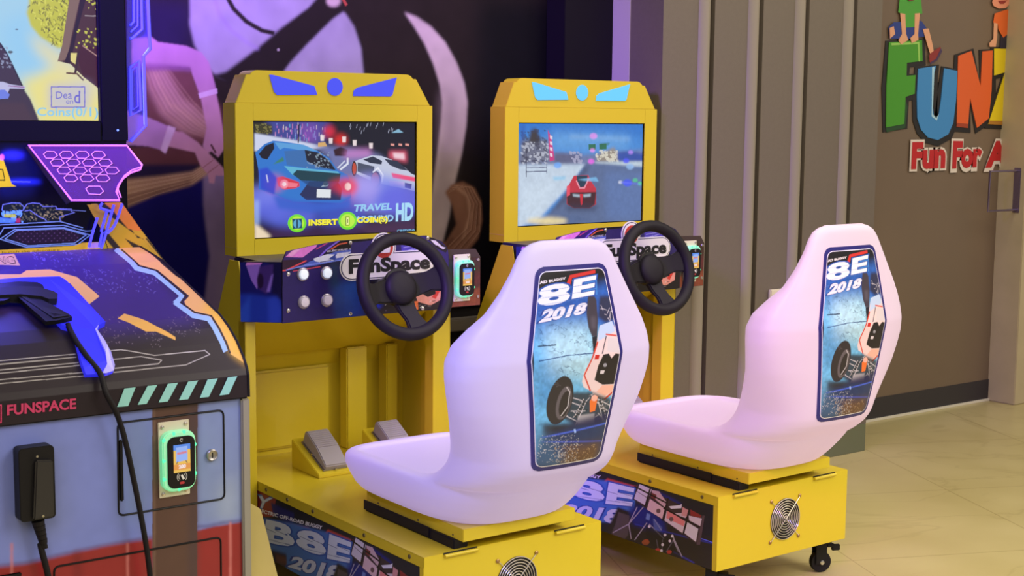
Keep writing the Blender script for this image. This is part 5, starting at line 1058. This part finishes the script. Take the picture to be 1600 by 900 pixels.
# screen head
SYg = .30
hx1_, hz0_ = -.649, 1.416; ix1, iz0 = -.716, 1.4655
o = MB(); o.box(ix1, hx1_, SYg, .36, hz0_, 2.2, .004); o.box(GX0+.02, ix1+.001, SYg, .36, hz0_, iz0, .003); o.box(GX0+.02, hx1_, .345, .52, hz0_, 2.2, .004); o.box(GX0+.02, GX0+.085, SYg, .36, hz0_, 2.2, .003); o.box(GX0+.02, hx1_, SYg, .36, 2.14, 2.2, .003)
hd = o.build('screen_housing', mat('gloss_black_frame', (.004, .004, .010), .3, spec=.12), gm)
MB().lathe([(.0028, 0), (.0026, .001), (0, .001)], (at(184, 203.5, 'y', SYg)[0], SYg, at(184, 203.5, 'y', SYg)[2]), (0, -1, 0), 10).build('status_light', mat('blue_pin_light', (.1, .2, .6), .3, emit=(110, 150, 255), es=1.2), hd)
gx0_, gx1_, gz0_, gz1_ = -1.545, ix1-.001, iz0+.001, 2.14
def tfq(x, y): p = at(x, y, 'y', SYg+.014); return (p[0]-gx0_)/(gx1_-gx0_), (p[2]-gz0_)/(gz1_-gz0_)
k = Cv(560, 450, tfq, (168, 206, 226), 2, 1.3); q1 = Q(0, 0, 4.)
k.poly(q1((-400, -400), (200, -400), (200, 60), (240, 260), (420, 420), (630, 540), (630, 770), (240, 770), (100, 480), (-400, 300)), (164, 210, 232), 1, 6); k.poly(q1((-20, 160), (180, 60), (240, 280), (300, 420), (120, 480), (40, 380)), (150, 206, 240), .9, 14)
k.poly(q1((180, 200), (280, 270), (400, 350), (640, 480), (640, 770), (260, 770), (200, 560), (330, 420), (230, 320)), (232, 222, 160), .9, 10); k.poly(q1((120, 500), (330, 440), (640, 640), (640, 770), (240, 770)), (236, 226, 130), .9, 10)
k.poly(q1((180, -300), (520, -300), (480, 0), (470, 100), (400, 300), (360, 300), (250, 230), (190, 160), (165, 80), (180, 20)), (196, 196, 60), 1, 2)
g_ = np.random.RandomState(9)
for _ in range(230):
    x = 185+g_.rand()*280; y = -60+g_.rand()*340
    if y > 60 and x < 175+(y-60)*.75: continue
    k.line(q1((x, y), (x+g_.rand()*40-14, y+8+g_.rand()*16)), 1.6, [(70, 66, 26), (226, 226, 90), (120, 120, 40)][_ % 3], .75)
k.poly(q1((490, -300), (640, -300), (640, 570), (520, 480), (440, 400), (360, 380), (385, 290), (430, 180)), (70, 44, 40)); k.poly(q1((440, -60), (510, -60), (440, 250), (420, 370), (358, 384), (384, 300)), (128, 104, 90)); k.poly(q1((510, -100), (560, -100), (480, 200), (440, 390), (400, 390), (440, 280), (490, 60)), (30, 20, 24)); k.poly(q1((440, 330), (480, 330), (470, 400), (440, 380)), (226, 214, 130)); k.poly(q1((500, 280), (640, 300), (640, 580), (600, 540), (520, 480), (480, 360)), (64, 26, 28)); k.line(q1((515, 285), (620, 360)), 1.4, (190, 150, 140)); k.line(q1((490, 320), (470, 450)), 3.6, (54, 36, 34)); k.line(q1((415, 455), (480, 460), (520, 500)), 2.6, (90, 60, 40)); k.line(q1((530, 98), (610, 100)), 1.2, (190, 180, 180))
k.specks(q1((470, 180), (600, 300)), 20, (220, 220, 80), 2, .8, 4); k.specks(q1((540, -20), (600, 60)), 12, (220, 220, 80), 2, .8, 5)
k.poly(q1((-60, 240), (0, 270), (40, 330), (150, 560), (190, 620), (250, 770), (-60, 770)), (58, 50, 62), 1, 1); k.poly(q1((-60, 640), (150, 640), (220, 770), (-60, 770)), (70, 54, 60), .9, 3); k.line(q1((0, 270), (40, 330), (150, 560)), 2.4, (26, 26, 36)); k.specks(q1((-20, 280), (70, 420)), 24, (150, 160, 190), 1.8, .8, 6)
k.poly(q1((-40, 510), (20, 510), (60, 525), (160, 540), (150, 555), (60, 552), (40, 600), (-40, 620)), (190, 190, 226)); k.poly(q1((-40, 560), (30, 560), (60, 590), (50, 615), (-40, 620)), (110, 130, 226)); k.line(q1((50, 535), (150, 545)), 1.2, (140, 60, 130)); k.ell(26, 45.7, 2.4, 1.2, (90, 106, 120)); k.ell(16, 81, 4, 2, (80, 96, 100))
PUR = (110, 108, 206)
k.poly(q1((300, 520), (560, 520), (560, 690), (300, 690)), (176, 180, 232), .6, 8); k.line(q1((320, 542), (528, 542), (528, 668), (320, 668), (320, 538)), 1.6, PUR)
k.text('Dea', q1((348, 616), (448, 616), (448, 566), (348, 572)), PUR, .0); k.text('d', q1((462, 644), (500, 644), (500, 566), (462, 566)), PUR, .01); k.text('en', q1((412, 648), (456, 648), (456, 626), (412, 626)), PUR, .0)
k.text('Coins(0/1)', q1((230, 738), (612, 746), (612, 668), (230, 670)), (140, 206, 240), .015)
art('screen_picture', k, lambda u, v: (gx0_+u*(gx1_-gx0_), 0*u+SYg+.014, gz0_+v*(gz1_-gz0_)), SCRN, hd)
# acrylic, lit from its edges
ACR = mat('violet_acrylic', (.14, .05, .26), .08, alpha=.38, spec=.15, emit=(.28, .10, .62), es=.05)
ACB = mat('blue_acrylic', (.15, .12, .8), .08, alpha=.30, emit=(.05, .05, .9), es=.25)
EDP = mat('violet_lit_edge', (.5, .2, .6), .3, emit=(200, 96, 236), es=1.0); EDB = mat('blue_lit_edge', (.1, .1, .6), .3, emit=(52, 52, 255), es=1.2); EDW = mat('bright_blue_edge', (.2, .3, .8), .3, emit=(110, 150, 255), es=1.2)
vn, vo = (0, 1, -.75), (0, .285, 1.414)
vz = [(45, 227.5), (198, 227.5), (222, 258), (219, 265), (204, 270), (192, 279), (185, 290), (182, 300), (187, 313), (112, 313)]
vp = [hitp(x, y, vn, vo) for x, y in vz]; nn = np.array(vn)/np.linalg.norm(vn)
vis = MB().prism(vp, nn*.006).build('visor', ACR, gm)
MB().tube(vp, .0026, 6, True).build('visor_edge', EDP, vis)
MB().tube([p-nn*.012 for p in vp[3:9]], .0016, 6).build('visor_edge', EDP, vis)
hx = MB()
for r_ in range(4):
    for c_ in range(4):
        if r_ == 3 and c_ == 3: continue
        cx_, cy_ = 79+r_*10.6+c_*25, 242+r_*12.2; sh = .55
        P = [hitp(cx_+a_x+(-0)*sh, cy_+a_y, vn, np.array(vo)-nn*.002) for a_x, a_y in ((-11, -1), (-7, 5.2), (5, 5.4), (11, 1), (6, -5.2), (-6, -5.4))]
        hx.tube(P, .0011, 5, True)
P = [hitp(148+a_x, 297+a_y, vn, np.array(vo)-nn*.002) for a_x, a_y in ((-14, -2), (-9, 6), (8, 7), (14, 2), (8, -6), (-9, -6))]; hx.tube(P, .0012, 5, True)
hx.build('visor_pattern', mat('etched_violet', (.6, .3, .7), .3, emit=(196, 110, 222), es=.6), vis)
MB().prism([hitp(x, y, vn, np.array(vo)+nn*.012) for x, y in ((40, 230), (46, 228), (113, 313), (104, 318))], nn*.004).build('visor_arm', GD, vis)
# edge-lit side panel beside the screen
ly = .318
lo_ = [(199, -60), (231, -60), (231, 0), (235, 77), (224, 88), (227.5, 197), (203, 222), (199, 222)]
lpnl = MB().prism([at(x, y, 'y', ly) for x, y in lo_], (0, .006, 0)).build('side_light_panel', ACB, gm)
def lt(name, pxs, r_, m_, closed=False): P = [at(x, y, 'y', ly-.002) for x, y in pxs]; MB().tube(P, r_, 6, closed).build(name, m_, lpnl)
lt('panel_edge', [(231, -60), (231, 0), (234.5, 77), (224, 88), (227.5, 196), (204, 221)], .0042, EDB)
lt('panel_edge', [(230.5, -60), (230.5, 0), (233, 74), (222.5, 88), (225.5, 195)], .0014, EDW)
lt('panel_line', [(221, -60), (221, 0), (222, 46), (206, 60), (203, 60)], .0034, EDB); lt('panel_line', [(209, -60), (209, 0), (209, 34), (203, 40)], .0034, EDB); lt('panel_line', [(214, -60), (215, 10), (215, 40), (204, 50)], .0024, EDB)
lt('panel_line', [(203, 106), (217, 94), (220, 172), (204, 181), (203, 106)], .0034, EDB); lt('panel_line', [(206, 110), (214, 104), (215.5, 166), (207, 172), (206, 110)], .0018, EDB)
for l in (((160, 317), (157, 325), (176, 331)), ((191, 318), (180, 350), (168, 364), (164, 362)), ((178, 320), (164, 370), (158, 388)), ((167, 330), (158, 362)), ((152, 340), (145, 363), (139, 386)), ((160, 362), (155, 386))):
    P = [at(x, y, 'y', .285) for x, y in l]; MB().tube(smooth_path(P, 3), .0032, 6).build('visor_bracket', EDB, gm)  # glowing strips stand in for blue LED reflections on the acrylic bracket
# gun rest on the deck
q3 = Q(0, 375, 4.)
rest = q3((-160, 280), (0, 276), (130, 266), (370, 258), (405, 278), (480, 350), (560, 438), (654, 540), (612, 562), (600, 590), (644, 650), (684, 724), (708, 806), (700, 836), (650, 852), (528, 860), (500, 780), (470, 660), (440, 575), (380, 560), (300, 470), (250, 400), (160, 370), (-160, 380))
RB = mat('blue_gun_rest', (.02, .02, .55), .35, emit=(46, 46, 255), es=.6)
def slab(name, pxs, h0, h1, m_, par, bev=.002, dense=True):
    pts = []
    for (xa, ya), (xb, yb) in zip(pxs, pxs[1:]+pxs[:1]):
        n_ = max(1, int(math.hypot(xb-xa, yb-ya)/9)) if dense else 1
        for j in range(n_): pts.append((xa+(xb-xa)*j/n_, ya+(yb-ya)*j/n_))
    n = len(pts); base_ = [dk(x, y) for x, y in pts]; nr = [deck(x, y)[1] for x, y in pts]
    bm = bmesh.new(); lo = [bm.verts.new(tuple(p+q*h0)) for p, q in zip(base_, nr)]; hi = [bm.verts.new(tuple(p+q*h1)) for p, q in zip(base_, nr)]
    f = bm.faces.new(hi); bm.faces.new(lo[::-1])
    for i in range(n): bm.faces.new((lo[i], lo[(i+1) % n], hi[(i+1) % n], hi[i]))
    bmesh.ops.triangulate(bm, faces=[f_ for f_ in bm.faces if len(f_.verts) > 4], ngon_method='EAR_CLIP'); bmesh.ops.recalc_face_normals(bm, faces=bm.faces[:])
    me = bpy.data.meshes.new(name); bm.to_mesh(me); bm.free(); me.materials.append(m_); return link(bpy.data.objects.new(name, me), par)
rs = slab('gun_rest', rest, -.012, .012, RB, gm)
slab('rest_tip', q3((612, 562), (600, 590), (644, 650), (684, 724), (708, 806), (700, 836), (650, 852), (630, 850), (660, 800), (650, 720), (618, 650), (590, 590)), .0, .0135, mat('pale_rest_tip', (.45, .42, .85), .35, emit=(110, 100, 230), es=.35), rs)
for o in set(bpy.data.objects)-NB0:
    if o.parent is gm: o.matrix_parent_inverse = Matrix.Translation(-GL)
# the toy gun lying in the rest
gc = dk(40, 478, .03); GP = Vector(tuple(gc))
tg = thing('toy_gun', 'black toy light gun lying in the glowing blue rest on the purple deck', 'toy gun', GP)
NB1 = set(bpy.data.objects)
GB = mat('gun_black', (.008, .008, .012), .4, spec=.2); GB2 = mat('gun_dark_grey', (.018, .017, .026), .5, spec=.2)
slab('gun_barrel', q3((-200, 352), (0, 336), (110, 326), (226, 330), (262, 346), (270, 366), (200, 372), (110, 372), (0, 384), (-200, 400)), .0125, .025, GB, tg)
slab('gun_receiver', q3((-60, 376), (110, 362), (230, 364), (330, 392), (356, 410), (350, 440), (300, 442), (250, 424), (120, 412), (-60, 420)), .0125, .027, GB2, tg)
slab('gun_grip', q3((90, 398), (160, 404), (240, 424), (330, 470), (430, 526), (446, 540), (340, 560), (280, 566), (180, 480)), .0125, .022, GB, tg)
slab('grip_line', q3((120, 412), (160, 416), (336, 540), (420, 528), (424, 536), (330, 550)), .022, .0232, GB2, tg)
slab('gun_magazine', q3((-160, 410), (20, 404), (60, 424), (20, 440), (-160, 446)), .0125, .022, GB, tg)
gcab = [dk(x/4, 375+y/4, .010) for x, y in ((420, 556), (440, 600), (478, 668), (530, 740), (570, 790))]+[dk(154, 590, .014), at(166, 615, 'y', -.30)]+[at(x, y, 'y', -.302) for x, y in ((183, 648), (196, 690), (209, 750), (221, 810), (231, 870), (237, 930), (240, 1000), (240, 1100))]+[np.array((-.86, -.312, .10)), np.array((-.83, -.34, .012)), np.array((-.72, -.40, .007))]
gcb = MB().tube(smooth_path(gcab, 5), .0058, 10).build('gun_cable', RUB, gm, 60); gcb.matrix_parent_inverse = Matrix.Translation(-GL)
for o in set(bpy.data.objects)-NB1:
    if o.parent is tg: o.matrix_parent_inverse = Matrix.Translation(-GP)
